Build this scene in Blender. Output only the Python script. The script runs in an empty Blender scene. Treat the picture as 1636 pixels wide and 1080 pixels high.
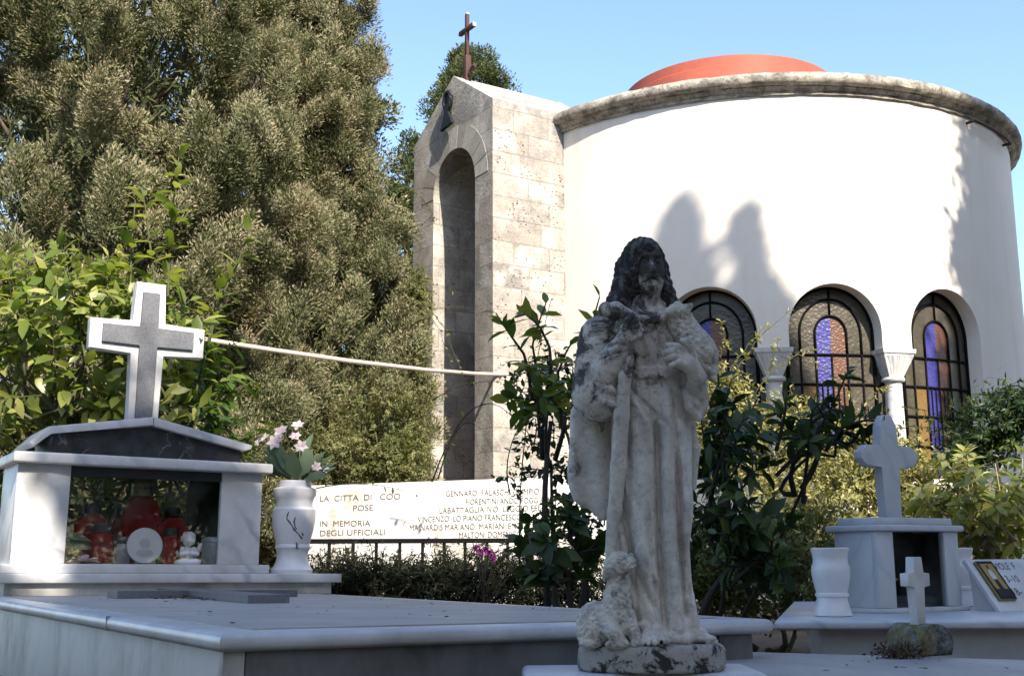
import bpy, bmesh, math, random
import numpy as np
from mathutils import Vector, Matrix
R_ = math.radians
SC = bpy.context.scene
COL = SC.collection
random.seed(7)
RNG = np.random.default_rng(11)

# ------------------------------------------------------------------ camera, sky, sun, exposure
CAM_H = 0.47
F_PX = 1850.0                       # focal length in pixels of the 1636 px wide photograph
PITCH = math.atan(350 / F_PX)
ROLL = R_(0.25)
cam_data = bpy.data.cameras.new('camera')
cam = bpy.data.objects.new('camera', cam_data)
COL.objects.link(cam)
cam_data.sensor_width = 36.0
cam_data.lens = F_PX / 1636 * 36.0
cam_data.clip_start = 0.05
cam_data.clip_end = 3000
cam.matrix_world = (Matrix.Translation((0, 0, CAM_H)) @ Matrix.Rotation(math.pi / 2 + PITCH, 4, 'X')
                    @ Matrix.Rotation(-ROLL, 4, 'Z'))
SC.camera = cam

SUN_EL, SUN_AZ = R_(40), math.atan2(0.40, -0.92)     # azimuth clockwise from +Y
sun_dir = Vector((math.sin(SUN_AZ) * math.cos(SUN_EL), math.cos(SUN_AZ) * math.cos(SUN_EL), math.sin(SUN_EL)))
world = bpy.data.worlds.new('World')
SC.world = world
world.use_nodes = True
wn = world.node_tree
wn.nodes.clear()
sky = wn.nodes.new('ShaderNodeTexSky')
sky.sky_type = 'NISHITA'
sky.sun_disc = False
sky.sun_elevation = SUN_EL
sky.sun_rotation = SUN_AZ
sky.air_density = 1.0
sky.dust_density = 1.0
sky.ozone_density = 2.4
bg = wn.nodes.new('ShaderNodeBackground')
bg.inputs['Strength'].default_value = 0.15
wo = wn.nodes.new('ShaderNodeOutputWorld')
wn.links.new(sky.outputs[0], bg.inputs[0])
wn.links.new(bg.outputs[0], wo.inputs[0])
sun_data = bpy.data.lights.new('sun', 'SUN')
sun_data.energy = 4.3
sun_data.angle = R_(0.53)
sun_data.color = (1.0, 0.91, 0.78)
sun = bpy.data.objects.new('sun', sun_data)
sun.rotation_euler = sun_dir.to_track_quat('Z', 'Y').to_euler()
sun.location = (0, 0, 30)
COL.objects.link(sun)
SC.view_settings.view_transform = 'Standard'
SC.view_settings.look = 'None'
SC.view_settings.exposure = 1.25
SC.view_settings.gamma = 1.0
SC.view_settings.use_curve_mapping = False
SC.cycles.max_bounces = 8
SC.cycles.transparent_max_bounces = 12
SC.cycles.use_denoising = True

# ------------------------------------------------------------------ photo calibration helpers
def ray(px, py):
    x, u = (px - 818) / F_PX, (540 - py) / F_PX
    c, s = math.cos(ROLL), math.sin(ROLL)
    x, u = x * c + u * s, -x * s + u * c
    return np.array([x, math.cos(PITCH) - u * math.sin(PITCH), math.sin(PITCH) + u * math.cos(PITCH)])
def P(px, py, Y):
    r = ray(px, py)
    return r * (Y / r[1]) + np.array([0, 0, CAM_H])
def PZ(px, py, Z):
    r = ray(px, py)
    return r * ((Z - CAM_H) / r[2]) + np.array([0, 0, CAM_H])
def on_plane(px, py, o, n):
    r = ray(px, py)
    c = np.array([0, 0, CAM_H])
    t = ((np.array(o) - c) @ n) / (r @ n)
    return c + r * t

# ------------------------------------------------------------------ object helpers
def tag(o, label=None, cat=None, group=None, kind=None):
    if label: o['label'] = label
    if cat: o['category'] = cat
    if group: o['group'] = group
    if kind: o['kind'] = kind
    return o
def empty(name, mat=None, loc=(0, 0, 0), rz=0.0):
    o = bpy.data.objects.new(name, None)
    o.empty_display_size = 0.1
    COL.objects.link(o)
    o.matrix_world = mat if mat is not None else Matrix.Translation(loc) @ Matrix.Rotation(rz, 4, 'Z')
    return o
def link(name, me, mat=None, parent=None, smooth=None):
    o = bpy.data.objects.new(name, me)
    COL.objects.link(o)
    if mat is not None and not me.materials:
        me.materials.append(mat)
    if parent is not None:
        o.parent = parent
    if smooth is not None:
        me.polygons.foreach_set('use_smooth', [smooth] * len(me.polygons))
    return o
def from_bm(name, bm, mat=None, parent=None, smooth=False, angle=None):
    bmesh.ops.recalc_face_normals(bm, faces=bm.faces)
    me = bpy.data.meshes.new(name)
    bm.to_mesh(me)
    bm.free()
    o = link(name, me, mat, parent, smooth)
    if angle is not None:
        me.polygons.foreach_set('use_smooth', [True] * len(me.polygons))
        me.set_sharp_from_angle(angle=R_(angle))
    return o
def np_mesh(name, V, F, mat=None, parent=None, tint=None, smooth=False):
    V = np.asarray(V, np.float32)
    F = np.asarray(F, np.int32)
    me = bpy.data.meshes.new(name)
    me.vertices.add(len(V))
    me.vertices.foreach_set('co', V.ravel())
    k = F.shape[1]
    me.loops.add(F.size)
    me.loops.foreach_set('vertex_index', F.ravel())
    me.polygons.add(len(F))
    me.polygons.foreach_set('loop_start', np.arange(len(F), dtype=np.int32) * k)
    me.update(calc_edges=True)
    if tint is not None:
        a = me.attributes.new('tint', 'FLOAT', 'FACE')
        a.data.foreach_set('value', np.asarray(tint, np.float32))
    return link(name, me, mat, parent, smooth)
def add_box(bm, lo, hi, bevel=0.0, seg=2, mat=None):
    vs = [bm.verts.new((x, y, z)) for x in (lo[0], hi[0]) for y in (lo[1], hi[1]) for z in (lo[2], hi[2])]
    fs = [bm.faces.new([vs[i] for i in q]) for q in ((0, 1, 3, 2), (4, 6, 7, 5), (0, 4, 5, 1), (2, 3, 7, 6), (0, 2, 6, 4), (1, 5, 7, 3))]
    if mat is not None:
        for v in vs: v.co = mat @ v.co
    if bevel:
        es = list({e for f in fs for e in f.edges})
        bmesh.ops.bevel(bm, geom=es, offset=bevel, segments=seg, profile=0.5, affect='EDGES')
def box(name, lo, hi, mat, parent=None, bevel=0.004, seg=2, angle=35):
    bm = bmesh.new()
    add_box(bm, lo, hi, bevel, seg)
    return from_bm(name, bm, mat, parent, angle=angle if bevel else None)
def add_prism(bm, pts, z0, z1, bevel=0.0, seg=3, which='all', axis=None):
    """pts: 2-D outline, extruded along z (or through the matrix axis)"""
    bot = [bm.verts.new((p[0], p[1], z0)) for p in pts]
    top = [bm.verts.new((p[0], p[1], z1)) for p in pts]
    n = len(pts)
    fb = bm.faces.new(bot[::-1]); ft = bm.faces.new(top)
    sides = [bm.faces.new((bot[i], bot[(i + 1) % n], top[(i + 1) % n], top[i])) for i in range(n)]
    new = bot + top
    if axis is not None:
        for v in new: v.co = axis @ v.co
    if bevel:
        if which == 'rim': es = list({e for f in (fb, ft) for e in f.edges})
        elif which == 'top': es = list(ft.edges)
        else: es = list({e for f in [fb, ft] + sides for e in f.edges})
        bmesh.ops.bevel(bm, geom=es, offset=bevel, segments=seg, profile=0.5, affect='EDGES')
def prism(name, pts, z0, z1, mat, parent=None, bevel=0.0, seg=3, which='all', axis=None, angle=35):
    bm = bmesh.new()
    add_prism(bm, pts, z0, z1, bevel, seg, which, axis)
    return from_bm(name, bm, mat, parent, angle=angle if bevel else None)
UPRIGHT = Matrix(((1, 0, 0, 0), (0, 0, -1, 0), (0, 1, 0, 0), (0, 0, 0, 1)))    # outline x,y -> x,z ; extrusion -> -y
def lathe(name, prof, mat, parent=None, seg=40, loc=(0, 0, 0), sy=1.0, angle=50):
    bm = bmesh.new()
    rings = []
    for r, z in prof:
        rings.append([bm.verts.new((loc[0] + r * math.cos(a), loc[1] + sy * r * math.sin(a), loc[2] + z))
                      for a in (2 * math.pi * k / seg for k in range(seg))])
    for a, b in zip(rings, rings[1:]):
        for k in range(seg):
            bm.faces.new((a[k], a[(k + 1) % seg], b[(k + 1) % seg], b[k]))
    bm.faces.new(rings[0][::-1]); bm.faces.new(rings[-1])
    return from_bm(name, bm, mat, parent, angle=angle)
def add_tube(bm, pts, rad, seg=8):
    pts = [Vector(p) for p in pts]
    n = len(pts)
    rad = [rad] * n if np.isscalar(rad) else rad
    rings = []
    up = Vector((0.13, 0.37, 0.92))
    for i, p in enumerate(pts):
        t = (pts[min(i + 1, n - 1)] - pts[max(i - 1, 0)]).normalized()
        a = t.cross(up)
        if a.length < 1e-3: a = t.cross(Vector((1, 0, 0)))
        a.normalize(); b = t.cross(a)
        rings.append([bm.verts.new(p + (a * math.cos(q) + b * math.sin(q)) * rad[i]) for q in (2 * math.pi * k / seg for k in range(seg))])
    for a, b in zip(rings, rings[1:]):
        for k in range(seg): bm.faces.new((a[k], a[(k + 1) % seg], b[(k + 1) % seg], b[k]))
    bm.faces.new(rings[0][::-1]); bm.faces.new(rings[-1])
def tube(name, pts, rad, mat, parent=None, seg=8):
    bm = bmesh.new()
    add_tube(bm, pts, rad, seg)
    return from_bm(name, bm, mat, parent, smooth=True)
def text_mesh(name, s, mat, parent, M, width=None, height=0.05, depth=0.0015):
    cu = bpy.data.curves.new('lettering', 'FONT')
    cu.body = s
    cu.size = 1.0
    cu.extrude = 0.0
    tmp = bpy.data.objects.new('lettering', cu)
    COL.objects.link(tmp)
    bpy.context.view_layer.update()
    me = bpy.data.meshes.new_from_object(tmp.evaluated_get(bpy.context.evaluated_depsgraph_get()))
    bpy.data.objects.remove(tmp)
    bpy.data.curves.remove(cu)
    n = len(me.vertices)
    co = np.zeros(n * 3, np.float32)
    me.vertices.foreach_get('co', co)
    co = co.reshape(-1, 3)
    x0, x1 = co[:, 0].min(), co[:, 0].max()
    h = co[:, 1].max()
    co[:, 0] = (co[:, 0] - x0) * ((width / (x1 - x0)) if width else height / h)
    co[:, 1] *= height / h
    me.vertices.foreach_set('co', co.ravel())
    me.transform(M)
    return me
def join_meshes(name, mes, mat, parent):
    bm = bmesh.new()
    for m in mes:
        bm.from_mesh(m)
    me = bpy.data.meshes.new(name)
    bm.to_mesh(me); bm.free()
    return link(name, me, mat, parent)

# ------------------------------------------------------------------ materials
class NB:
    def __init__(s, name):
        s.m = bpy.data.materials.new(name)
        s.m.use_nodes = True
        s.t = s.m.node_tree
        s.t.nodes.clear()
        s.out = s.t.nodes.new('ShaderNodeOutputMaterial')
    def n(s, typ, props=None, **inp):
        nd = s.t.nodes.new(typ)
        for k, v in (props or {}).items(): setattr(nd, k, v)
        for k, v in inp.items():
            k = k.replace('_', ' ')
            tgt = nd.inputs[int(k)] if k.isdigit() else nd.inputs[k]
            if isinstance(v, bpy.types.NodeSocket): s.t.links.new(v, tgt)
            else: tgt.default_value = v
        return nd
    def ramp(s, fac, stops, interp='LINEAR'):
        nd = s.t.nodes.new('ShaderNodeValToRGB')
        cr = nd.color_ramp
        cr.interpolation = interp
        while len(cr.elements) > len(stops): cr.elements.remove(cr.elements[-1])
        while len(cr.elements) < len(stops): cr.elements.new(0.5)
        for e, (p, c) in zip(cr.elements, stops):
            e.position = p
            e.color = (c, c, c, 1) if np.isscalar(c) else (*c, 1)
        s.t.links.new(fac, nd.inputs[0])
        return nd.outputs[0]
    def coord(s, out='Object', scale=None, rot=None):
        tc = s.n('ShaderNodeTexCoord').outputs[out]
        if scale is not None or rot is not None:
            mp = s.n('ShaderNodeMapping', Vector=tc)
            if scale is not None: mp.inputs['Scale'].default_value = scale
            if rot is not None: mp.inputs['Rotation'].default_value = rot
            return mp.outputs[0]
        return tc
    def noise(s, vec, scale, detail=6, rough=0.6, dist=0.0):
        return s.n('ShaderNodeTexNoise', Vector=vec, Scale=scale, Detail=detail, Roughness=rough, Distortion=dist).outputs[0]
    def mix(s, fac, a, b, blend='MIX'):
        nd = s.t.nodes.new('ShaderNodeMix')
        nd.data_type = 'RGBA'; nd.blend_type = blend
        for v, k in ((fac, 0), (a, 6), (b, 7)):
            if isinstance(v, bpy.types.NodeSocket): s.t.links.new(v, nd.inputs[k])
            else: nd.inputs[k].default_value = v if k == 0 else ((v, v, v, 1) if np.isscalar(v) else (*v, 1))
        return nd.outputs[2]
    def math(s, op, a, b=0.0, clamp=False):
        nd = s.n('ShaderNodeMath', {'operation': op, 'use_clamp': clamp})
        for v, k in ((a, 0), (b, 1)):
            if isinstance(v, bpy.types.NodeSocket): s.t.links.new(v, nd.inputs[k])
            else: nd.inputs[k].default_value = v
        return nd.outputs[0]
    def bump(s, h, strength=0.3, dist=0.01):
        return s.n('ShaderNodeBump', Height=h, Strength=strength, Distance=dist).outputs[0]
    def pbr(s, color, rough=0.5, normal=None, **kw):
        b = s.n('ShaderNodeBsdfPrincipled')
        for v, k in ((color, 'Base Color'), (rough, 'Roughness')):
            if isinstance(v, bpy.types.NodeSocket): s.t.links.new(v, b.inputs[k])
            else: b.inputs[k].default_value = (*v, 1) if k == 'Base Color' else v
        if normal is not None: s.t.links.new(normal, b.inputs['Normal'])
        for k, v in kw.items():
            k = k.replace('_', ' ')
            if isinstance(v, bpy.types.NodeSocket): s.t.links.new(v, b.inputs[k])
            else: b.inputs[k].default_value = v
        s.t.links.new(b.outputs[0], s.out.inputs[0])
        return s.m
def marble(name, base=(0.62, 0.62, 0.63), vein=(0.36, 0.38, 0.42), scale=2.2, rough=0.38, stain=None, amount=0.5, streak=False):
    b = NB(name)
    c = b.coord()
    d = b.noise(c, 3.0, 5, 0.6)
    v = b.n('ShaderNodeVectorMath', {'operation': 'ADD'})
    b.t.links.new(c, v.inputs[0])
    sc = b.n('ShaderNodeVectorMath', {'operation': 'SCALE'}, Scale=0.35)
    nn = b.n('ShaderNodeTexNoise', Vector=c, Scale=1.6, Detail=5.0).outputs[1]
    b.t.links.new(nn, sc.inputs[0]); b.t.links.new(sc.outputs[0], v.inputs[1])
    w = b.n('ShaderNodeTexWave', {'wave_type': 'BANDS', 'bands_direction': 'DIAGONAL'}, Vector=v.outputs[0], Scale=scale, Distortion=6.0, Detail=3.0).outputs[1]
    f = b.ramp(w, [(0.0, 1.0), (0.16, 0.25), (0.45, 0.0)])
    f = b.math('MULTIPLY', f, b.ramp(d, [(0.35, 0.0), (0.65, amount)]))
    col = b.mix(f, base, vein)
    fine = b.noise(c, 40, 4, 0.7)
    col = b.mix(b.ramp(fine, [(0.3, 0.10), (0.7, 0.0)]), col, tuple(x * 0.6 for x in base))
    if stain:
        if streak:
            sv = b.coord(scale=(2.4, 2.4, 1.1))
            st = b.ramp(b.noise(sv, 1.6, 9, 0.7), [(0.42, 0.0), (0.62, 0.85)])
            big = b.ramp(b.noise(c, 2.6, 4), [(0.4, 0.1), (0.62, 1.0)])
            st = b.math('MULTIPLY', st, big)
        else:
            st = b.ramp(b.noise(c, 3.4, 8, 0.68), [(0.38, 0.0), (0.68, 0.9)])
        col = b.mix(st, col, stain)
    bp = b.bump(b.noise(c, 25, 6, 0.7), 0.08, 0.004)
    return b.pbr(col, rough, bp)
M_MARBLE = marble('white_marble', (0.64, 0.64, 0.65), (0.33, 0.35, 0.39), 2.6, 0.38, (0.45, 0.44, 0.42), 0.9)
M_MARBLE2 = marble('grey_blue_marble', (0.50, 0.52, 0.55), (0.34, 0.37, 0.42), 3.5, 0.42, None, 0.8)
M_EDGE = marble('slab_edge_marble', (0.58, 0.59, 0.62), (0.40, 0.42, 0.47), 1.5, 0.36, (0.36, 0.36, 0.37), 0.5)
M_SLAB = marble('weathered_slab', (0.40, 0.375, 0.35), (0.29, 0.28, 0.27), 2.0, 0.62, (0.25, 0.245, 0.24), 0.6)
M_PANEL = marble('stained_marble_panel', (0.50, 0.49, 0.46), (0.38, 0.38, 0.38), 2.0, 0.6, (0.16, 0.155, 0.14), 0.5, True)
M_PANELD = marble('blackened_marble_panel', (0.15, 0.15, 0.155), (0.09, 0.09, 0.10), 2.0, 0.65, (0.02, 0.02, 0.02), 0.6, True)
def mk_black_marble():
    b = NB('black_marble')
    c = b.coord()
    v = b.n('ShaderNodeTexVoronoi', {'feature': 'DISTANCE_TO_EDGE'}, Vector=b.n('ShaderNodeVectorMath', {'operation': 'ADD'}, **{'0': c, '1': b.n('ShaderNodeTexNoise', Vector=c, Scale=3.0, Detail=4.0).outputs[1]}).outputs[0], Scale=3.0).outputs[0]
    f = b.math('MULTIPLY', b.ramp(v, [(0.0, 1.0), (0.025, 0.0)]), b.ramp(b.noise(c, 4), [(0.5, 0.0), (0.65, 0.9)]))
    col = b.mix(b.ramp(b.noise(c, 14, 6), [(0.35, 0.0), (0.7, 1.0)]), (0.018, 0.018, 0.022), (0.05, 0.05, 0.057))
    return b.pbr(b.mix(f, col, (0.4, 0.4, 0.4)), 0.28)
M_BLACK = mk_black_marble()
def mk_granite():
    b = NB('dark_granite')
    c = b.coord()
    f = b.ramp(b.noise(c, 130, 3, 0.8), [(0.35, 0.0), (0.62, 1.0)])
    g = b.ramp(b.noise(b.coord(scale=(14, 14, 60)), 1.0, 5), [(0.35, 0.0), (0.7, 0.6)])
    col = b.mix(f, (0.075, 0.078, 0.09), (0.17, 0.175, 0.19))
    return b.pbr(b.mix(g, col, (0.13, 0.135, 0.15)), 0.5)
M_GRANITE = mk_granite()
def mk_statue():
    b = NB('weathered_stone')
    c = b.coord()
    sep = b.n('ShaderNodeSeparateXYZ', Vector=c)
    z = sep.outputs[2]
    base = b.mix(b.ramp(b.noise(c, 9, 7, 0.65), [(0.35, 0.0), (0.7, 1.0)]), (0.70, 0.655, 0.59), (0.42, 0.39, 0.345))
    base = b.mix(b.ramp(b.noise(c, 60, 5, 0.7), [(0.30, 0.55), (0.5, 0.0)]), base, (0.16, 0.15, 0.135))
    # black lichen: thick on the head, the shoulders and the plinth
    zr = b.ramp(z, [(0.0, 0.20), (0.05, 0.12), (0.08, 0.02), (0.42, 0.03), (0.58, 0.145), (0.70, 0.20), (0.80, 0.26), (0.86, 0.25), (0.905, 0.25), (0.925, 0.36), (0.98, 0.45)])
    zr2 = b.math('SUBTRACT', zr, 0.225)
    zr2 = b.math('SUBTRACT', zr2, b.math('MULTIPLY', sep.outputs[0], 0.42))
    nz = b.noise(b.coord(rot=(0.7, 0.2, 1.3)), 15, 10, 0.75, 0.5)
    f = b.ramp(b.math('ADD', nz, zr2), [(0.49, 0.0), (0.60, 0.95)])
    col = b.mix(f, base, (0.03, 0.028, 0.026))
    och = b.ramp(b.noise(c, 7, 6, 0.6), [(0.62, 0.0), (0.72, 0.35)])
    col = b.mix(och, col, (0.35, 0.25, 0.13))
    h = b.math('ADD', b.noise(c, 120, 6, 0.7), b.noise(c, 22, 5, 0.6))
    return b.pbr(col, 0.9, b.bump(h, 0.65, 0.006))
M_STATUE = mk_statue()
def mk_hair():
    b = NB('blackened_stone')
    c = b.coord()
    f = b.ramp(b.noise(c, 45, 8, 0.72), [(0.50, 0.0), (0.66, 1.0)])
    col = b.mix(f, (0.018, 0.017, 0.017), (0.16, 0.15, 0.145))
    return b.pbr(col, 0.9, b.bump(b.noise(c, 110, 6, 0.7), 0.6, 0.006))
M_HAIR = mk_hair()
def mk_plinth():
    b = NB('lichened_stone')
    c = b.coord()
    base = b.mix(b.noise(c, 30, 7, 0.7), (0.42, 0.40, 0.37), (0.24, 0.23, 0.21))
    f = b.ramp(b.noise(c, 22, 9, 0.7, 0.5), [(0.50, 0.0), (0.57, 1.0)])
    col = b.mix(f, base, (0.025, 0.023, 0.02))
    col = b.mix(b.ramp(b.noise(c, 15, 5), [(0.62, 0.0), (0.7, 0.5)]), col, (0.30, 0.22, 0.09))
    return b.pbr(col, 0.92, b.bump(b.noise(c, 90, 6, 0.7), 0.6, 0.006))
M_PLINTH = mk_plinth()
def mk_wool():
    b = NB('curled_wool_stone')
    c = b.coord()
    v = b.n('ShaderNodeTexVoronoi', Vector=c, Scale=95.0).outputs[0]
    base = b.mix(b.ramp(b.noise(c, 35, 8, 0.7), [(0.46, 0.0), (0.68, 1.0)]), (0.58, 0.54, 0.47), (0.20, 0.185, 0.16))
    base = b.mix(b.ramp(b.noise(c, 18, 8, 0.7), [(0.58, 0.0), (0.66, 0.7)]), base, (0.03, 0.028, 0.026))
    h = b.math('ADD', v, b.noise(c, 130, 4, 0.7))
    return b.pbr(base, 0.92, b.bump(h, 0.9, 0.006))
M_WOOL = mk_wool()
def mk_limestone():
    b = NB('limestone_blocks')
    c = b.coord()
    sp = b.n('ShaderNodeSeparateXYZ', Vector=c)
    xy = b.math('ADD', sp.outputs[0], sp.outputs[1])
    cv = b.n('ShaderNodeCombineXYZ', X=xy, Y=sp.outputs[2], Z=0.0).outputs[0]
    br = b.n('ShaderNodeTexBrick', Vector=cv, Scale=1.0, Mortar_Size=0.006, Mortar_Smooth=0.3, Bias=0.0, Brick_Width=0.50, Row_Height=0.27)
    br.inputs['Color1'].default_value = (0, 0, 0, 1); br.inputs['Color2'].default_value = (1, 1, 1, 1); br.inputs['Mortar'].default_value = (0.5, 0.5, 0.5, 1)
    br.offset = 0.42; br.squash = 1.35; br.squash_frequency = 3
    shade = br.outputs[0]; mort = br.outputs[1]
    col = b.mix(shade, (0.37, 0.33, 0.275), (0.62, 0.58, 0.515))
    col = b.mix(b.ramp(b.noise(c, 5.0, 9, 0.75), [(0.42, 0.0), (0.62, 0.8)]), col, (0.25, 0.225, 0.20))
    col = b.mix(b.ramp(b.noise(c, 38, 6, 0.75), [(0.50, 0.0), (0.62, 0.6)]), col, (0.20, 0.17, 0.14))
    col = b.mix(b.ramp(b.noise(c, 1.6, 5, 0.6), [(0.5, 0.0), (0.66, 0.55)]), col, (0.66, 0.62, 0.57))
    grey = b.math('MULTIPLY', b.ramp(shade, [(0.45, 0.0), (0.85, 0.75)]), b.ramp(b.noise(c, 2.2, 6), [(0.42, 0.0), (0.56, 1.0)]))
    col = b.mix(grey, col, (0.15, 0.14, 0.13))
    col = b.mix(b.ramp(mort, [(0.2, 0.0), (0.9, 0.45)]), col, (0.24, 0.20, 0.16))
    pit = b.n('ShaderNodeTexVoronoi', Vector=b.coord(scale=(1, 1, 1.8)), Scale=17.0).outputs[0]
    pit = b.math('MULTIPLY', b.ramp(pit, [(0.12, 1.0), (0.22, 0.0)]), b.ramp(b.noise(c, 2.6, 4), [(0.50, 0.0), (0.58, 1.0)]))
    col = b.mix(pit, col, (0.05, 0.04, 0.03))
    h = b.math('SUBTRACT', b.math('MULTIPLY', b.noise(c, 30, 8, 0.7), 0.5), b.math('ADD', b.math('MULTIPLY', mort, 0.6), pit))
    return b.pbr(col, 0.9, b.bump(h, 1.0, 0.03))
M_LIME = mk_limestone()
def mk_voussoir():
    b = NB('arch_stones')
    c = b.coord()
    r = b.n('ShaderNodeNewGeometry').outputs['Random Per Island']
    col = b.mix(r, (0.33, 0.295, 0.25), (0.54, 0.50, 0.44))
    col = b.mix(b.ramp(b.noise(c, 6, 8, 0.7), [(0.42, 0.0), (0.66, 0.6)]), col, (0.27, 0.24, 0.20))
    return b.pbr(col, 0.9, b.bump(b.noise(c, 35, 8, 0.7), 0.5, 0.015))
M_VOUS = mk_voussoir()
def mk_plaster():
    b = NB('cream_plaster')
    c = b.coord()
    col = b.mix(b.ramp(b.noise(c, 0.9, 6, 0.6), [(0.35, 0.0), (0.7, 1.0)]), (0.79, 0.74, 0.67), (0.74, 0.68, 0.60))
    st = b.ramp(b.noise(b.coord(scale=(3, 3, 0.35)), 1.5, 7, 0.65), [(0.52, 0.0), (0.75, 0.35)])
    col = b.mix(st, col, (0.55, 0.46, 0.36))
    return b.pbr(col, 0.9, b.bump(b.noise(c, 60, 6, 0.7), 0.15, 0.01))
M_PLASTER = mk_plaster()
def mk_cornice():
    b = NB('weathered_cornice_stone')
    c = b.coord()
    col = b.mix(b.ramp(b.noise(c, 5, 8, 0.7), [(0.38, 0.0), (0.62, 1.0)]), (0.50, 0.45, 0.37), (0.15, 0.135, 0.115))
    col = b.mix(b.ramp(b.noise(c, 30, 6, 0.7), [(0.52, 0.0), (0.64, 0.8)]), col, (0.06, 0.05, 0.045))
    return b.pbr(col, 0.92, b.bump(b.noise(c, 28, 8, 0.72), 0.6, 0.03))
M_CORN = mk_cornice()
def plain(name, col, rough=0.5, metal=0.0, var=0.25, nscale=20, bumpy=0.1, spec=0.5):
    b = NB(name)
    c = b.coord()
    cc = b.mix(b.ramp(b.noise(c, nscale, 6, 0.65), [(0.3, 0.0), (0.72, 1.0)]), col, tuple(x * (1 - var) for x in col))
    return b.pbr(cc, rough, b.bump(b.noise(c, nscale * 3, 5), bumpy, 0.004), Metallic=metal, Specular_IOR_Level=spec)
M_DOME = plain('red_dome_paint', (0.45, 0.105, 0.06), 0.7, 0, 0.3, 2.5)
M_IRON = plain('black_iron', (0.006, 0.006, 0.007), 0.7, 0.0, 0.3, spec=0.1)
M_RUST = plain('rusty_iron', (0.085, 0.04, 0.03), 0.8, 0.1, 0.4)
M_BRONZE = plain('dark_bronze', (0.035, 0.04, 0.042), 0.45, 0.6, 0.4)
M_PORC = plain('white_porcelain', (0.70, 0.69, 0.70), 0.3, 0, 0.08, 30, 0.04)
M_GOLD = plain('tarnished_brass', (0.28, 0.22, 0.10), 0.4, 0.7, 0.4, 30)
M_DARKCAP = plain('dark_lantern_lid', (0.035, 0.03, 0.022), 0.45, 0.4, 0.4, 30)
M_ROPE = plain('pale_cable', (0.66, 0.56, 0.46), 0.7, 0, 0.2, 30)
M_LETTER = plain('brown_lettering', (0.15, 0.115, 0.09), 0.8, 0, 0.45, 60)
M_DARKLET = plain('dark_lettering', (0.02, 0.02, 0.025), 0.6)
M_GREYBOX = plain('grey_plastic', (0.30, 0.31, 0.34), 0.5)
M_BLUELID = plain('dark_blue_plastic', (0.03, 0.035, 0.055), 0.5)
M_BARK = plain('bark', (0.16, 0.115, 0.085), 0.95, 0, 0.5, 12, 0.8)
M_PALEBARK = plain('pale_bark', (0.42, 0.34, 0.26), 0.9, 0, 0.4, 12, 0.5)
M_TWIG = plain('green_twig', (0.10, 0.10, 0.045), 0.8, 0, 0.4, 20)
M_DARKTWIG = plain('dark_twig', (0.035, 0.03, 0.022), 0.9, 0, 0.4, 20)
M_INSIDE = plain('near_black_and_shade', (0.02, 0.02, 0.022), 0.4, 0, 0.4, 8)  # near black; in the shrines it stands for the shade inside
def mk_red():
    b = NB('red_lantern_glass')
    c = b.coord()
    col = b.mix(b.ramp(b.noise(c, 40, 4), [(0.35, 0.0), (0.7, 1.0)]), (0.42, 0.008, 0.010), (0.20, 0.004, 0.005))
    p = b.n('ShaderNodeBsdfPrincipled', Base_Color=col, Roughness=0.16)
    t = b.n('ShaderNodeBsdfTranslucent', Color=(0.55, 0.02, 0.015, 1))
    mx = b.n('ShaderNodeMixShader', **{'0': 0.45, '1': p.outputs[0], '2': t.outputs[0]})
    b.t.links.new(mx.outputs[0], b.out.inputs[0])
    return b.m
M_RED = mk_red()
def mk_glass():
    b = NB('clear_pane')
    fr = b.ramp(b.n('ShaderNodeLayerWeight', Blend=0.5).outputs[1], [(0.0, 0.02), (0.6, 0.035), (1.0, 0.5)])
    g = b.n('ShaderNodeBsdfGlossy', Color=(0.9, 0.95, 0.93, 1), Roughness=0.02)
    t = b.n('ShaderNodeBsdfTransparent', Color=(0.90, 0.91, 0.90, 1))
    d = b.n('ShaderNodeBsdfDiffuse', Color=(0.4, 0.4, 0.38, 1))
    dirt = b.ramp(b.noise(b.coord(), 6, 7, 0.7), [(0.4, 0.0), (0.7, 0.05)])
    m1 = b.n('ShaderNodeMixShader', **{'0': dirt, '1': t.outputs[0], '2': d.outputs[0]})
    m2 = b.n('ShaderNodeMixShader', **{'0': fr, '1': m1.outputs[0], '2': g.outputs[0]})
    b.t.links.new(m2.outputs[0], b.out.inputs[0])
    return b.m
M_GLASS = mk_glass()
def mk_pane(name, c1, c2, rough=0.25, bumps=0.5, scale=45):
    b = NB(name)
    c = b.coord()
    col = b.mix(b.ramp(b.noise(c, 5, 6, 0.65), [(0.35, 0.0), (0.7, 1.0)]), c1, c2)
    v = b.n('ShaderNodeTexVoronoi', {'feature': 'SMOOTH_F1'}, Vector=c, Scale=float(scale)).outputs[0]
    return b.pbr(col, rough, b.bump(v, bumps, 0.02), Specular_IOR_Level=0.6)
M_PCLEAR = mk_pane('hammered_clear_pane', (0.05, 0.043, 0.03), (0.10, 0.085, 0.06), 0.35, 0.25, 30)
M_PAMBER = mk_pane('amber_pane', (0.16, 0.095, 0.03), (0.22, 0.14, 0.055), 0.3, 0.25, 30)
M_PBLUE = mk_pane('blue_pane', (0.03, 0.03, 0.20), (0.055, 0.05, 0.24), 0.4, 0.3, 40)
M_PBROWN = mk_pane('brown_pane', (0.10, 0.042, 0.022), (0.15, 0.065, 0.035), 0.4, 0.3, 40)
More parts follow.
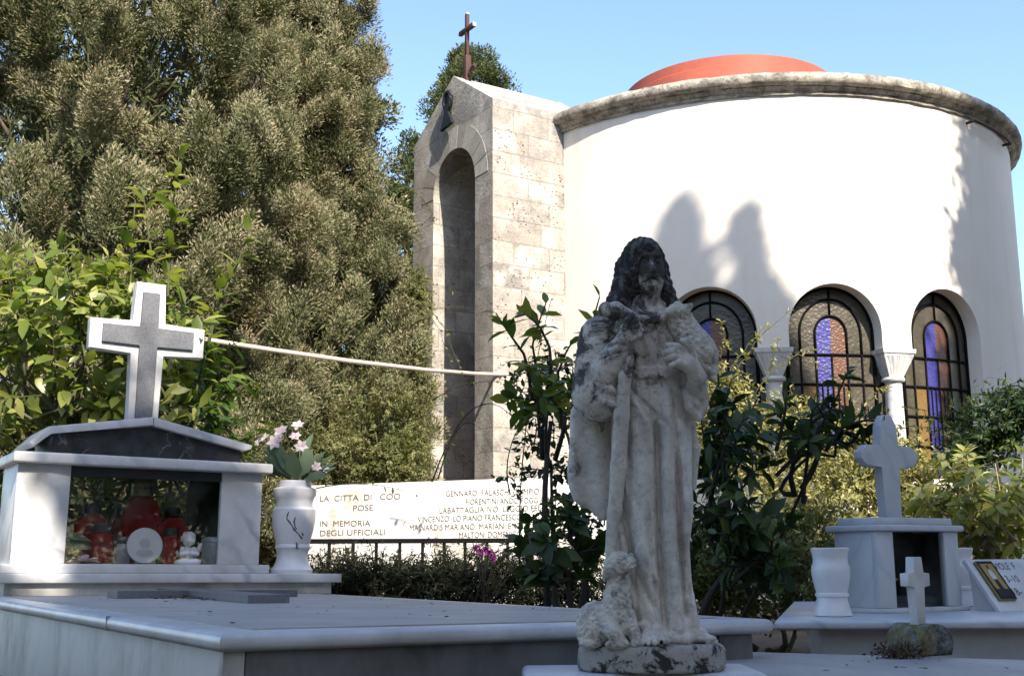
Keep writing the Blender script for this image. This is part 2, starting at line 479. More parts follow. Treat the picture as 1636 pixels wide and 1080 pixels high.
def foliage(name, stops, trans=0.3, rough=0.5, spec=0.3, tcol=None, nscale=None):
    b = NB(name)
    a = b.n('ShaderNodeAttribute', {'attribute_name': 'tint'}).outputs['Fac']
    col = b.ramp(a, stops)
    p = b.n('ShaderNodeBsdfPrincipled', Base_Color=col, Roughness=rough, Specular_IOR_Level=spec)
    t = b.n('ShaderNodeBsdfTranslucent', Color=b.mix(1.0, col, tcol or (1.5, 1.6, 0.7), 'MULTIPLY'))
    mx = b.n('ShaderNodeMixShader', **{'0': trans, '1': p.outputs[0], '2': t.outputs[0]})
    b.t.links.new(mx.outputs[0], b.out.inputs[0])
    return b.m
M_CYP = foliage('cypress_foliage', [(0.0, (0.03, 0.042, 0.016)), (0.40, (0.13, 0.143, 0.066)), (0.72, (0.30, 0.28, 0.17)), (1.0, (0.34, 0.26, 0.18))], 0.12, 0.8, 0.1)  # low stops keep the gaps dark, high stops brighten the sunlit tips
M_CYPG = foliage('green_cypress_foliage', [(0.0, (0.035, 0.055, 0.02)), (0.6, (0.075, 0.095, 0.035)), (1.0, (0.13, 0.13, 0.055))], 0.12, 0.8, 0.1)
M_CIT = foliage('citrus_leaves', [(0.0, (0.035, 0.075, 0.012)), (0.5, (0.075, 0.125, 0.02)), (0.85, (0.14, 0.18, 0.03)), (1.0, (0.26, 0.23, 0.06))], 0.35, 0.36, 0.45)
M_CITY = foliage('yellow_green_citrus_leaves', [(0.0, (0.06, 0.10, 0.015)), (0.5, (0.16, 0.205, 0.04)), (1.0, (0.37, 0.36, 0.12))], 0.35, 0.36, 0.45)
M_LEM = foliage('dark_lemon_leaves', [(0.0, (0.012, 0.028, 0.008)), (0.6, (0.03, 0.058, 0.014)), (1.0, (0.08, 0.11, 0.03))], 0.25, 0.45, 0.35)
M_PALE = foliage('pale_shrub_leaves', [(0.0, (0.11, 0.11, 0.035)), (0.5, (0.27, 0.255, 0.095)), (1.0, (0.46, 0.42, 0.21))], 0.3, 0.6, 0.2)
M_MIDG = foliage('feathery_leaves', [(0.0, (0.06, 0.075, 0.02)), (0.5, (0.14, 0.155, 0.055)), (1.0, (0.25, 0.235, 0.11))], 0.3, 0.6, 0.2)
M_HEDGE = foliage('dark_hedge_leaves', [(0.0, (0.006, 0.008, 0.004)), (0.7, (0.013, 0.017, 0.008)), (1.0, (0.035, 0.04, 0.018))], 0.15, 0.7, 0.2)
M_DRY = foliage('dry_weed', [(0.0, (0.05, 0.035, 0.025)), (1.0, (0.17, 0.12, 0.085))], 0.1, 0.9, 0.1, (1, 1, 1))
M_SILK = foliage('silk_leaves', [(0.0, (0.05, 0.085, 0.05)), (1.0, (0.17, 0.23, 0.15))], 0.25, 0.6, 0.2)
M_PETAL = foliage('pale_pink_petals', [(0.0, (0.48, 0.36, 0.40)), (1.0, (0.62, 0.56, 0.56))], 0.3, 0.6, 0.2, (1, .9, .9))
M_PURPLE = foliage('purple_petals', [(0.0, (0.22, 0.03, 0.16)), (1.0, (0.42, 0.08, 0.33))], 0.3, 0.6, 0.2, (1, .6, 1))
def mk_ground():
    b = NB('bare_soil')
    c = b.coord()
    col = b.mix(b.ramp(b.noise(c, 2.5, 8, 0.7), [(0.35, 0.0), (0.65, 1.0)]), (0.16, 0.12, 0.085), (0.075, 0.06, 0.042))
    col = b.mix(b.ramp(b.noise(c, 45, 5, 0.7), [(0.5, 0.0), (0.7, 0.6)]), col, (0.22, 0.18, 0.14))
    return b.pbr(col, 0.95, b.bump(b.noise(c, 40, 8, 0.7), 0.8, 0.02))
M_GROUND = mk_ground()
def mk_memorial():
    b = NB('memorial_marble')
    c = b.coord()
    col = b.mix(b.ramp(b.noise(c, 3, 8, 0.7), [(0.4, 0.0), (0.7, 1.0)]), (0.80, 0.78, 0.74), (0.74, 0.70, 0.65))
    st = b.math('MULTIPLY', b.ramp(b.noise(c, 1.3, 5, 0.6), [(0.54, 0.0), (0.58, 0.8)]), b.ramp(b.noise(c, 50, 5, 0.7), [(0.4, 0.4), (0.6, 1.0)]))
    return b.pbr(b.mix(st, col, (0.42, 0.36, 0.28)), 0.6)
M_MEM = mk_memorial()
# ------------------------------------------------------------------ SDF sculpting (numpy) with a surface-nets mesher
class Sculpt:
    def __init__(s, lo, hi, vox):
        s.lo = np.array(lo, float); s.v = vox
        s.n = np.ceil((np.array(hi) - s.lo) / vox).astype(int) + 1
        s.D = np.full(s.n, 60.0, np.float32)
    def sub(s, lo, hi):
        a = np.clip(np.floor((np.array(lo) - s.lo) / s.v).astype(int), 0, s.n - 1)
        b = np.clip(np.ceil((np.array(hi) - s.lo) / s.v).astype(int) + 1, 1, s.n)
        sl = tuple(slice(i, j) for i, j in zip(a, b))
        g = [s.lo[k] + s.v * np.arange(a[k], b[k]) for k in range(3)]
        X, Y, Z = np.meshgrid(*g, indexing='ij', sparse=False)
        return sl, X.astype(np.float32), Y.astype(np.float32), Z.astype(np.float32)
    def put(s, sl, d, k, cut=False):
        o = s.D[sl]
        if cut:
            d = -d
            h = np.clip(0.5 - 0.5 * (d - o) / max(k, 1e-6), 0, 1)
            s.D[sl] = d * (1 - h) + o * h + k * h * (1 - h)
        else:
            h = np.clip(0.5 + 0.5 * (o - d) / max(k, 1e-6), 0, 1)
            s.D[sl] = o * (1 - h) + d * h - k * h * (1 - h)
    def ell(s, c, r, k=6, rz=0.0, ry=0.0, rx=0.0, cut=False, bump=None):
        m = max(r) + k + 10
        sl, X, Y, Z = s.sub([q - m for q in c], [q + m for q in c])
        Mx = np.array((Matrix.Rotation(rz, 3, 'Z') @ Matrix.Rotation(ry, 3, 'Y') @ Matrix.Rotation(rx, 3, 'X')).transposed())
        X, Y, Z = X - c[0], Y - c[1], Z - c[2]
        x = Mx[0, 0] * X + Mx[0, 1] * Y + Mx[0, 2] * Z
        y = Mx[1, 0] * X + Mx[1, 1] * Y + Mx[1, 2] * Z
        z = Mx[2, 0] * X + Mx[2, 1] * Y + Mx[2, 2] * Z
        k0 = np.sqrt((x / r[0]) ** 2 + (y / r[1]) ** 2 + (z / r[2]) ** 2) + 1e-6
        k1 = np.sqrt((x / r[0] ** 2) ** 2 + (y / r[1] ** 2) ** 2 + (z / r[2] ** 2) ** 2) + 1e-9
        d = k0 * (k0 - 1) / k1
        if bump is not None: d = d + bump(X + c[0], Y + c[1], Z + c[2])
        s.put(sl, d, k, cut)
    def cone(s, a, b, ra, rb, k=6, cut=False, flat=1.0, bump=None):
        a = np.array(a, float); b = np.array(b, float)
        m = max(ra, rb) + k + 10
        sl, X, Y, Z = s.sub(np.minimum(a, b) - m, np.maximum(a, b) + m)
        d = b - a; L = d @ d
        t = np.clip(((X - a[0]) * d[0] + (Y - a[1]) * d[1] + (Z - a[2]) * d[2]) / L, 0, 1)
        q = np.sqrt((X - a[0] - t * d[0]) ** 2 + ((Y - a[1] - t * d[1]) / flat) ** 2 + (Z - a[2] - t * d[2]) ** 2) - (ra + (rb - ra) * t)
        if bump is not None: q = q + bump(X, Y, Z)
        s.put(sl, q, k, cut)
    def chain(s, pts, rad, k=5, flat=1.0, **kw):
        for i in range(len(pts) - 1):
            s.cone(pts[i], pts[i + 1], rad[i], rad[i + 1], k, flat=flat, **kw)
    def tower(s, rows, k=8, disp=None, power=2.0):
        """rows: (z, cx, cy, half width, half depth)"""
        rows = sorted(rows)
        zs = np.array([r[0] for r in rows], float)
        A = np.array(rows, float)[:, 1:]
        lo = [(A[:, 0] - A[:, 2]).min() - 26, (A[:, 1] - A[:, 3]).min() - 26, zs[0] - 4]
        hi = [(A[:, 0] + A[:, 2]).max() + 26, (A[:, 1] + A[:, 3]).max() + 26, zs[-1] + 4]
        sl, X, Y, Z = s.sub(lo, hi)
        f = [np.interp(Z, zs, A[:, j]) for j in range(4)]
        x, y = (X - f[0]) / f[2], (Y - f[1]) / f[3]
        d = ((np.abs(x) ** power + np.abs(y) ** power) ** (1 / power) - 1) * np.minimum(f[2], f[3]) * 0.9
        if disp is not None: d = d + disp(X, Y, Z, f)
        d = np.maximum(d, np.maximum(zs[0] - Z, Z - zs[-1]))
        s.put(sl, d, k)
    def mesh(s, name, scale, mat, parent=None, smooth_iter=0):
        D = s.D
        nx, ny, nz = D.shape
        ins = D < 0
        cs = np.zeros((nx - 1, ny - 1, nz - 1), np.int8)
        for i in (0, 1):
            for j in (0, 1):
                for k in (0, 1):
                    cs += ins[i:nx - 1 + i, j:ny - 1 + j, k:nz - 1 + k]
        act = (cs > 0) & (cs < 8)
        idx = np.full(act.shape, -1, np.int64)
        ijk = np.argwhere(act)
        idx[act] = np.arange(len(ijk))
        acc = np.zeros((len(ijk), 3)); cnt = np.zeros(len(ijk))
        corners = [(i, j, k) for i in (0, 1) for j in (0, 1) for k in (0, 1)]
        for a in corners:
            for ax in range(3):
                if a[ax] == 1: continue
                b = list(a); b[ax] = 1
                da = D[ijk[:, 0] + a[0], ijk[:, 1] + a[1], ijk[:, 2] + a[2]]
                db = D[ijk[:, 0] + b[0], ijk[:, 1] + b[1], ijk[:, 2] + b[2]]
                cr = (da < 0) != (db < 0)
                t = np.where(cr, da / np.where(cr, da - db, 1), 0)
                p = np.tile(np.array(a, float), (len(ijk), 1)); p[:, ax] += t
                acc += p * cr[:, None]; cnt += cr
        V = (ijk + acc / cnt[:, None]) * s.v + s.lo
        quads = []
        for ax in range(3):
            o = [k for k in range(3) if k != ax]
            sa = [slice(None)] * 3; sb = [slice(None)] * 3
            sa[ax] = slice(0, -1); sb[ax] = slice(1, None)
            A, B = ins[tuple(sa)], ins[tuple(sb)]
            e = np.argwhere(A != B)
            e = e[(e[:, o[0]] > 0) & (e[:, o[1]] > 0) & (e[:, o[0]] < D.shape[o[0]] - 1) & (e[:, o[1]] < D.shape[o[1]] - 1)]
            fl = A[e[:, 0], e[:, 1], e[:, 2]]
            def at(da, db):
                q = e.copy(); q[:, o[0]] += da; q[:, o[1]] += db
                return idx[q[:, 0], q[:, 1], q[:, 2]]
            q = np.stack([at(-1, -1), at(0, -1), at(0, 0), at(-1, 0)], 1)
            if ax == 1: fl = ~fl
            q[~fl] = q[~fl][:, ::-1]
            quads.append(q)
        Q = np.concatenate(quads)
        o = np_mesh(name, V * scale, Q, mat, parent, None, True)
        return o

# ------------------------------------------------------------------ foliage helpers
def unit(v): return v / (np.linalg.norm(v, axis=-1, keepdims=True) + 1e-9)
def perp(d, rng):
    r = rng.normal(size=d.shape)
    return unit(r - d * (r * d).sum(-1, keepdims=True))
LEAF_ST = [(0.0, 0.05, 0.0), (0.32, 0.46, -0.02), (0.68, 0.40, -0.07), (1.0, 0.03, -0.20)]
def leaf_arrays(pos, d, n, L, W, fold=0.16):
    """a pointed leaf of six quads folded along its midrib"""
    d = unit(d); n = unit(n - d * (n * d).sum(-1, keepdims=True)); s = np.cross(d, n)
    N = len(pos)
    V = np.zeros((N, 12, 3))
    for i, (a, w, z) in enumerate(LEAF_ST):
        for j, sg in enumerate((-1, 0, 1)):
            V[:, i * 3 + j] = pos + d * (a * L)[:, None] + s * (sg * w * W)[:, None] + n * ((z * L) + abs(sg) * fold * w * W)[:, None]
    f = np.array([(i * 3 + j, i * 3 + j + 1, i * 3 + j + 4, i * 3 + j + 3) for i in range(3) for j in range(2)])
    F = (f[None] + (np.arange(N) * 12)[:, None, None]).reshape(-1, 4)
    return V.reshape(-1, 3), F
def kite_arrays(pos, d, n, L, W):
    d = unit(d); s = unit(np.cross(d, n))
    V = np.stack([pos, pos + d * (0.45 * L)[:, None] - s * (0.5 * W)[:, None], pos + d * L[:, None], pos + d * (0.45 * L)[:, None] + s * (0.5 * W)[:, None]], 1)
    return V.reshape(-1, 3), np.arange(len(pos) * 4).reshape(-1, 4)
class Leaves:
    def __init__(s): s.p, s.d, s.n, s.L, s.W, s.t = [], [], [], [], [], []
    def add(s, p, d, n, L, W, t):
        for a, b in zip((s.p, s.d, s.n, s.L, s.W, s.t), (p, d, n, L, W, t)): a.append(np.asarray(b, float))
    def build(s, name, mat, parent, kite=False):
        p, d, n = (np.concatenate(a) for a in (s.p, s.d, s.n))
        L, W, t = (np.concatenate(a) for a in (s.L, s.W, s.t))
        if kite:
            V, F = kite_arrays(p, d, n, L, W); T = np.clip(t, 0, 1)
        else:
            V, F = leaf_arrays(p, d, n, L, W); T = np.repeat(np.clip(t, 0, 1), 6)
        return np_mesh(name, V, F, mat, parent, T, not kite)
def bent(p0, p1, sag, n=8, rng=RNG, jit=0.0):
    p0, p1 = np.array(p0, float), np.array(p1, float)
    t = np.linspace(0, 1, n)[:, None]
    q = p0 * (1 - t) + p1 * t + np.array(sag, float) * (4 * t * (1 - t))
    if jit: q[1:-1] += rng.normal(size=(n - 2, 3)) * jit
    return q
def along(pts, ts):
    pts = np.array(pts); seg = np.linalg.norm(np.diff(pts, axis=0), axis=1)
    cum = np.r_[0, np.cumsum(seg)] / seg.sum()
    P_ = np.stack([np.interp(ts, cum, pts[:, k]) for k in range(3)], 1)
    T_ = np.stack([np.interp(np.clip(ts + 0.04, 0, 1), cum, pts[:, k]) - np.interp(np.clip(ts - 0.04, 0, 1), cum, pts[:, k]) for k in range(3)], 1)
    return P_, unit(T_)
def leafy_shoot(lv, stems, pts, n, L, W, rng, t0=0.15, tint=(0.2, 0.9), droop=0.25, rad=0.006, up=0.5):
    ts = np.sort(rng.uniform(t0, 1.0, n)); ts[-1] = 1.0
    P_, T_ = along(pts, ts)
    side = perp(T_, rng)
    ang = np.arange(n) * 2.4 + rng.uniform(0, 6)
    a = perp(T_, np.random.default_rng(5)); b = np.cross(T_, a)
    side = a * np.cos(ang)[:, None] + b * np.sin(ang)[:, None]
    d = unit(side * 1.0 + T_ * (up + 0.5 * (ts > 0.9))[:, None] + np.array([0, 0, -droop]) + rng.normal(size=(n, 3)) * 0.22)
    nn = unit(T_ * 0.9 + np.array([0, 0, 0.5]) + rng.normal(size=(n, 3)) * 0.35)
    l = L * rng.uniform(0.65, 1.12, n) * np.where(ts > 0.93, 0.75, 1)
    lv.add(P_, d, nn, l, l * (W / L) * rng.uniform(0.85, 1.15, n), rng.uniform(*tint, n) + 0.15 * (ts > 0.85))
    if stems is not None:
        add_tube(stems, pts, list(np.linspace(rad, rad * 0.35, len(pts))), 5)
def citrus_bush(name, centre, radii, n_shoots, leaves_per, L, W, mat, label, cat, base, rng, group=None, twig=M_TWIG, tint=(0.2, 0.85), extra=(), up=0.7, trunk=0.02):
    root = empty(name, loc=base)
    b = np.array(base, float)
    lv = Leaves(); bm = bmesh.new()
    c = np.array(centre, float) - b; r = np.array(radii, float)
    add_tube(bm, bent((0, 0, 0), c - np.array([0, 0, r[2] * 0.4]), rng.normal(size=3) * 0.06, 7), list(np.linspace(trunk, trunk * 0.5, 7)), 7)
    for k in range(n_shoots):
        q = unit(rng.normal(size=3)[None])[0]
        p = c + q * r * rng.uniform(0.35, 0.85) ** 0.6
        out = unit((q * [1, 1, 0.6] + np.array([0, 0, up]) + rng.normal(size=3) * 0.3)[None])[0]
        ln = rng.uniform(0.22, 0.42) * min(r.mean(), 0.75)  + 0.12
        pts = bent(p - out * ln * 0.4, p + out * ln * 0.6, rng.normal(size=3) * 0.03, 6)
        leafy_shoot(lv, bm, pts, leaves_per, L, W, rng, tint=tint)
        if k % 3 == 0:
            add_tube(bm, bent(c * 0.8 + rng.normal(size=3) * r * 0.15 - np.array([0, 0, r[2] * 0.3]), pts[0], rng.normal(size=3) * 0.05, 6), list(np.linspace(0.013, 0.006, 6)), 5)
    for pts, n in extra:
        leafy_shoot(lv, bm, np.array(pts) - b, n, L * 1.05, W * 1.05, rng, tint=tint, rad=0.009, up=0.6)
    from_bm('stem', bm, twig, root, smooth=True)
    lv.build('foliage', mat, root)
    tag(root, label, cat, group)
    return root
def fine_shrub(name, blobs, n_twigs, per, L, W, mat, label, cat, base, rng, group=None, twig=M_TWIG, sprays=(), tint=(0.1, 1.0), droop=0.1, spread=1.0):
    """blobs: (centre, radii). many thin twigs with small leaves"""
    root = empty(name, loc=base)
    b = np.array(base, float)
    lv = Leaves(); bm = bmesh.new()
    for c, r in blobs:
        c = np.array(c, float) - b; r = np.array(r, float)
        for k in range(n_twigs):
            q = unit(rng.normal(size=3)[None])[0]
            p = c + q * r * rng.uniform(0.15, 1.0) ** 0.45
            out = unit((q * [1, 1, .7] * spread + np.array([0, 0, 0.35]) + rng.normal(size=3) * 0.5)[None])[0]
            ln = rng.uniform(0.12, 0.3)
            pts = bent(p - out * ln * 0.5, p + out * ln * 0.5, rng.normal(size=3) * 0.03 - np.array([0, 0, -0.03]), 5)
            tt = rng.uniform(tint[0], tint[1])
            leafy_shoot(lv, None, pts, per, L, W, rng, t0=0.0, tint=(tt - 0.2, tt + 0.2), droop=droop, up=0.5)
            if k % 6 == 0: add_tube(bm, pts, [0.004, 0.0035, 0.003, 0.0025, 0.002], 4)
        add_tube(bm, bent((rng.normal() * 0.05, rng.normal() * 0.05, 0), c, rng.normal(size=3) * 0.08, 7), list(np.linspace(0.02, 0.006, 7)), 5)
    for pts, n in sprays:
        leafy_shoot(lv, bm, np.array(pts) - b, n, L * 1.1, W * 1.1, rng, t0=0.05, tint=(0.4, 1.0), rad=0.0045, droop=droop)
    from_bm('stem', bm, twig, root, smooth=True)
    lv.build('foliage', mat, root)
    tag(root, label, cat, group)
    return root
def cypress(name, base, height, prof, n_clumps, per, sprig, mat, label, group, rng, tan=0.35, front=None, z0=0.04, clump=(0.16, 0.5), branches=60, droop=0.0, gap=0.5, ztop=1e9, core=0, thin=(0.28, 0.5), group_n=0):
    """a column of upswept feathery plumes round a trunk; prof: list of (fraction of height, radius)"""
    root = empty(name, loc=base)
    zz = np.array([p[0] for p in prof]); rr = np.array([p[1] for p in prof])
    bm = bmesh.new()
    zt = np.linspace(0, 0.93, 14)
    tr = [(0.05 * math.sin(5 * t), 0.05 * math.cos(4 * t), t * height) for t in zt]
    add_tube(bm, tr, [0.02 + 0.035 * height * 0.55 * (1 - t) for t in zt], 9)
    from_bm('trunk', bm, M_BARK, root, smooth=True)
    bm = bmesh.new()
    ph = rng.uniform(0, 6.28, 6)
    P_, D_, N_, L_, W_, T_ = [], [], [], [], [], []
    done = 0
    while done < n_clumps:
        h = rng.uniform(z0, 1.0)
        R = np.interp(h, zz, rr)
        if rng.uniform() > (R / rr.max()) ** 0.8 + 0.12: continue
        th = rng.uniform(0, 2 * math.pi)
        if front is not None and math.cos(th - front) < -0.35 and rng.uniform() < 0.65: continue
        # ragged outline and holes
        w = math.sin(3 * th + ph[0] + 4 * h * 3) + math.sin(5 * th + ph[1] - 9 * h * 2) + 1.2 * math.sin(23 * h + ph[2] + 2 * th) + math.sin(41 * h + ph[3] + 4 * th)
        if w < -0.45 and rng.uniform() < gap: continue
        if group_n and done % group_n:          # the next tuft of the same plume
            c = c0 + ax0 * rng.uniform(-0.75, 0.75) * clump[1] + rng.normal(size=3) * clump[0] * 0.75
            ax = unit((ax0 + rng.normal(size=3) * 0.3)[None])[0]
        else:
            fr = (rng.uniform(0.30, 1.0)) ** 0.55 * (1 + 0.09 * w * 0.5)
            c = np.array([math.cos(th) * R * fr, math.sin(th) * R * fr, h * height])
            rad = np.array([math.cos(th), math.sin(th), 0])
            ax = unit((rad * rng.uniform(0.15, 0.6) + np.array([0, 0, 1 - droop * 1.6]) + rng.normal(size=3) * 0.25)[None])[0]
            c0, ax0 = c, ax
            pt_ = rng.uniform(0.28, 0.52) + (0.12 if rng.uniform() < tan else 0.0)
        ln = rng.uniform(0.7, 1.4) * clump[1] * (0.6 + 0.4 * R / rr.max()); wd = clump[0] * rng.uniform(0.75, 1.35)
        m = int(per * rng.uniform(0.75, 1.25) * (0.25 if c[2] > ztop else 1.0))
        q = unit(rng.normal(size=(m, 3)))
        e = perp(ax[None], rng)[0]; g = np.cross(ax, e)
        rad_f = rng.uniform(0.25, 1.0, m) ** 0.5
        lu = q[:, 2] * rad_f
        tap = 1.0 - 0.45 * np.clip(lu, 0, 1)
        pos = c + ax * (lu * ln * 0.5)[:, None] + (e * (q[:, 0] * rad_f * wd * tap)[:, None] + g * (q[:, 1] * rad_f * wd * tap)[:, None])
        # lumps inside the clump
        kk = rng.integers(0, 9, m); sub = unit(rng.normal(size=(9, 3))) * wd * 0.75
        pos += sub[kk] * 0.55
        dd = unit(q[:, :1] * e + q[:, 1:2] * g + ax * 0.9 + rng.normal(size=(m, 3)) * 0.45)
        if core:
            mc = max(12, m // 9)
            qc = unit(rng.normal(size=(mc, 3))) * rng.uniform(0, 0.62, (mc, 1))
            P_.append(c + ax * (qc[:, 2] * ln * 0.5)[:, None] + e * (qc[:, 0] * wd)[:, None] + g * (qc[:, 1] * wd)[:, None]); D_.append(unit(ax + rng.normal(size=(mc, 3)) * 0.5)); N_.append(unit(rng.normal(size=(mc, 3)) + rad))
            L_.append(rng.uniform(0.06, 0.11, mc)); W_.append(rng.uniform(0.012, 0.022, mc)); T_.append(pt_ + rng.normal(size=mc) * 0.1 - 0.1)  # inner sprigs tinted darker, as shade within the clump
        P_.append(pos); D_.append(dd); N_.append(unit(rng.normal(size=(m, 3)) * 0.7 + (q[:, :1] * e + q[:, 1:2] * g) * 0.7 + rad * 0.5 + np.array([0, 0, 0.3])))
        l = sprig * rng.uniform(0.6, 1.4, m)
        L_.append(l); W_.append(l * rng.uniform(*thin, m))
        base_t = pt_ + rng.normal() * 0.08
        T_.append(base_t + rng.normal(size=m) * 0.16 + np.where(rng.uniform(size=m) < 0.12, 0.35, 0) + 0.16 * (sub[kk, 2] > 0) + 0.10 * lu)  # upper lumps and tips tinted lighter, as if sunlit
        if done % max(1, n_clumps // branches) == 0:
            s0 = np.array([0, 0, max(0.1, c[2] - R * 1.1)])
            add_tube(bm, bent(s0, c, rad * 0.12, 6, rng, 0.03), list(np.linspace(0.03, 0.008, 6)), 5)
        done += 1
    from_bm('branches', bm, M_BARK, root, smooth=True)
    if core:
        h = rng.uniform(z0, 0.95, core); th = rng.uniform(0, 2 * math.pi, core)
        Rr = np.interp(h, zz, rr) * rng.uniform(0, 1, core) ** 0.5 * 0.62
        P_.append(np.c_[Rr * np.cos(th), Rr * np.sin(th), h * height]); D_.append(unit(rng.normal(size=(core, 3)) + [0, 0, 1.0])); N_.append(unit(rng.normal(size=(core, 3))))
        L_.append(rng.uniform(0.10, 0.2, core)); W_.append(rng.uniform(0.016, 0.03, core)); T_.append(rng.uniform(0.1, 0.4, core))  # core tinted darker, standing for shade in the crown's gaps
    V, F = kite_arrays(np.concatenate(P_), np.concatenate(D_), np.concatenate(N_), np.concatenate(L_), np.concatenate(W_))
    np_mesh('crown', V, F, mat, root, np.clip(np.concatenate(T_), 0, 1))
    tag(root, label, 'tree', group)
    return root

# ================================================================== THE SETTING
def make_ground():
    bm = bmesh.new()
    for x0, x1, y0, y1, n in ((-12, 12, -8, 16, 60),):
        vs = [[bm.verts.new((x0 + (x1 - x0) * i / n, y0 + (y1 - y0) * j / n,
                             -0.012 + 0.012 * math.sin(i * 1.7 + j * 0.9) * math.cos(j * 1.3 - i * 0.4))) for i in range(n + 1)] for j in range(n + 1)]
        for j in range(n):
            for i in range(n): bm.faces.new((vs[j][i], vs[j][i + 1], vs[j + 1][i + 1], vs[j + 1][i]))
    # outer skirt to the horizon
    ring = [vs[0][i] for i in range(n + 1)] + [vs[j][n] for j in range(1, n + 1)] + [vs[n][i] for i in range(n - 1, -1, -1)] + [vs[j][0] for j in range(n - 1, 0, -1)]
    out = [bm.verts.new(((v.co.x) * 90, (v.co.y - 4) * 90 + 4, -0.05)) for v in ring]
    for k in range(len(ring)): bm.faces.new((ring[k], out[k], out[(k + 1) % len(ring)], ring[(k + 1) % len(ring)]))
    o = from_bm('ground', bm, M_GROUND, smooth=True)
    tag(o, 'bare brown soil between the graves', 'ground', kind='structure')
make_ground()

# ------------------------------------------------------------------ chapel drum
def make_chapel():
    CX, CY, RW = 3.249, 15.778, 3.53
    root = empty('chapel', loc=(CX, CY, 0))
    tag(root, 'cream plastered round chapel with arched stained glass windows and red dome', 'chapel')
    ZT = 5.60                      # underside of the cornice
    def pt(r, a, z): return (r * math.sin(a), -r * math.cos(a), z)
    wins = [(-18.2, 8.5), (4.1, 8.4), (27.1, 8.7)]
    ZS, ZB, ZC = 2.67, 1.28, 2.86  # spring of the capitals, sill, arch centre
    def arch_z(a):
        """height of the opening's edge at angle a (degrees), or None on solid wall"""
        for c, h in wins:
            if abs(a - c) < h - 1e-6:
                return ZC + math.sqrt(max(0, 1 - ((a - c) / h) ** 2)) * (h * math.pi / 180 * RW)
        return None
    lowL, lowR = wins[0][0] - wins[0][1], wins[2][0] + wins[2][1]
    angs = set(np.arange(-180, 180, 2.5))
    for c, h in wins:
        angs |= {round(c + h * math.sin(k * math.pi / 48), 4) for k in range(-24, 25)}
    angs |= {round(lowL, 4), round(lowR, 4)}
    angs = sorted(angs)
    bm = bmesh.new()
    cache = {}
    def V(r, a, z):
        k = (round(r, 4), round(a % 360, 4), round(z, 4))
        if k not in cache: cache[k] = bm.verts.new(pt(r, math.radians(a), z))
        return cache[k]
    RI = RW - 0.34
    def quad(*v):
        v = list(dict.fromkeys(v))
        if len(v) >= 3:
            try: bm.faces.new(v)
            except ValueError: pass
    n = len(angs)
    for i in range(n):
        a, b = angs[i], angs[(i + 1) % n]
        m = (a + b) / 2 if b > a else a + 1
        inwin = next((w for w in wins if abs(m - w[0]) < w[1]), None)
        if inwin:
            c, h = inwin
            f = lambda q: ZC + math.sqrt(max(0, 1 - ((q - c) / h) ** 2)) * (h * math.pi / 180 * RW)
            za, zb = f(a), f(b)
        elif lowL < m < lowR: za = zb = ZS
        else: za = zb = None
        if za is None:
            quad(V(RW, a, 0), V(RW, b, 0), V(RW, b, ZT), V(RW, a, ZT))
        else:
            quad(V(RW, a, za), V(RW, b, zb), V(RW, b, ZT), V(RW, a, ZT))
            quad(V(RW, a, za), V(RI, a, za), V(RI, b, zb), V(RW, b, zb))
            quad(V(RW, a, 0), V(RW, b, 0), V(RW, b, ZB), V(RW, a, ZB))
            quad(V(RW, a, ZB), V(RI, a, ZB), V(RI, b, ZB), V(RW, b, ZB))
    for c, h in wins:               # jambs between spring and arch centre
        for sg in (-1, 1):
            a = round(c + sg * h, 4)
            quad(V(RW, a, ZS), V(RW, a, ZC), V(RI, a, ZC), V(RI, a, ZS))
    for a in (round(lowL, 4), round(lowR, 4)):
        quad(V(RW, a, ZB), V(RW, a, ZS), V(RI, a, ZS), V(RI, a, ZB))
    wall = from_bm('drum_wall', bm, M_PLASTER, root, angle=30)
    # cornice: a roll over a hollow, swept round
    prof = [(RW - 0.05, 5.54), (RW + 0.03, 5.54), (RW + 0.03, 5.575), (RW + 0.045, 5.58), (RW + 0.06, 5.60), (RW + 0.08, 5.615), (RW + 0.08, 5.625), (RW + 0.12, 5.63),
            (RW + 0.147, 5.655), (RW + 0.158, 5.69), (RW + 0.155, 5.725), (RW + 0.13, 5.76), (RW + 0.09, 5.777), (RW - 0.25, 5.79)]
    bm = bmesh.new()
    S = 220
    rings = []
    rr = np.random.default_rng(3)
    for r, z in prof:
        rings.append([bm.verts.new(pt(r + (rr.normal() * 0.003 if z > 5.5 else 0), 2 * math.pi * k / S, z + (rr.normal() * 0.003 if z > 5.5 else 0))) for k in range(S)])
    for A, B in zip(rings, rings[1:]):
        for k in range(S): bm.faces.new((A[k], A[(k + 1) % S], B[(k + 1) % S], B[k]))
    from_bm('cornice', bm, M_CORN, root, angle=40)
    # flat roof behind the cornice and the low red dome
    bm = bmesh.new()
    rim = [bm.verts.new(pt(RW - 0.25, 2 * math.pi * k / 96, 5.785)) for k in range(96)]
    bm.faces.new(rim)
    from_bm('roof', bm, M_CORN, root)
    D0 = on_plane(1168, 86, (CX, CY - 1.5, 0), np.array([0, -1, 0]))
    zt = D0[2]
    dome = []
    RD = 1.50
    for r, z in ((RD + 0.05, 5.78), (RD + 0.05, zt - 0.17), (RD + 0.03, zt - 0.155), (RD, zt - 0.15), (RD, zt - 0.01), (RD - 0.03, zt), (RD - 0.6, zt + 0.03), (RD - 1.3, zt + 0.05), (0.05, zt + 0.06)):
        dome.append((r, z))
    dm = lathe('dome', dome, M_DOME, root, 120, (-0.12, 0, 0), angle=30)
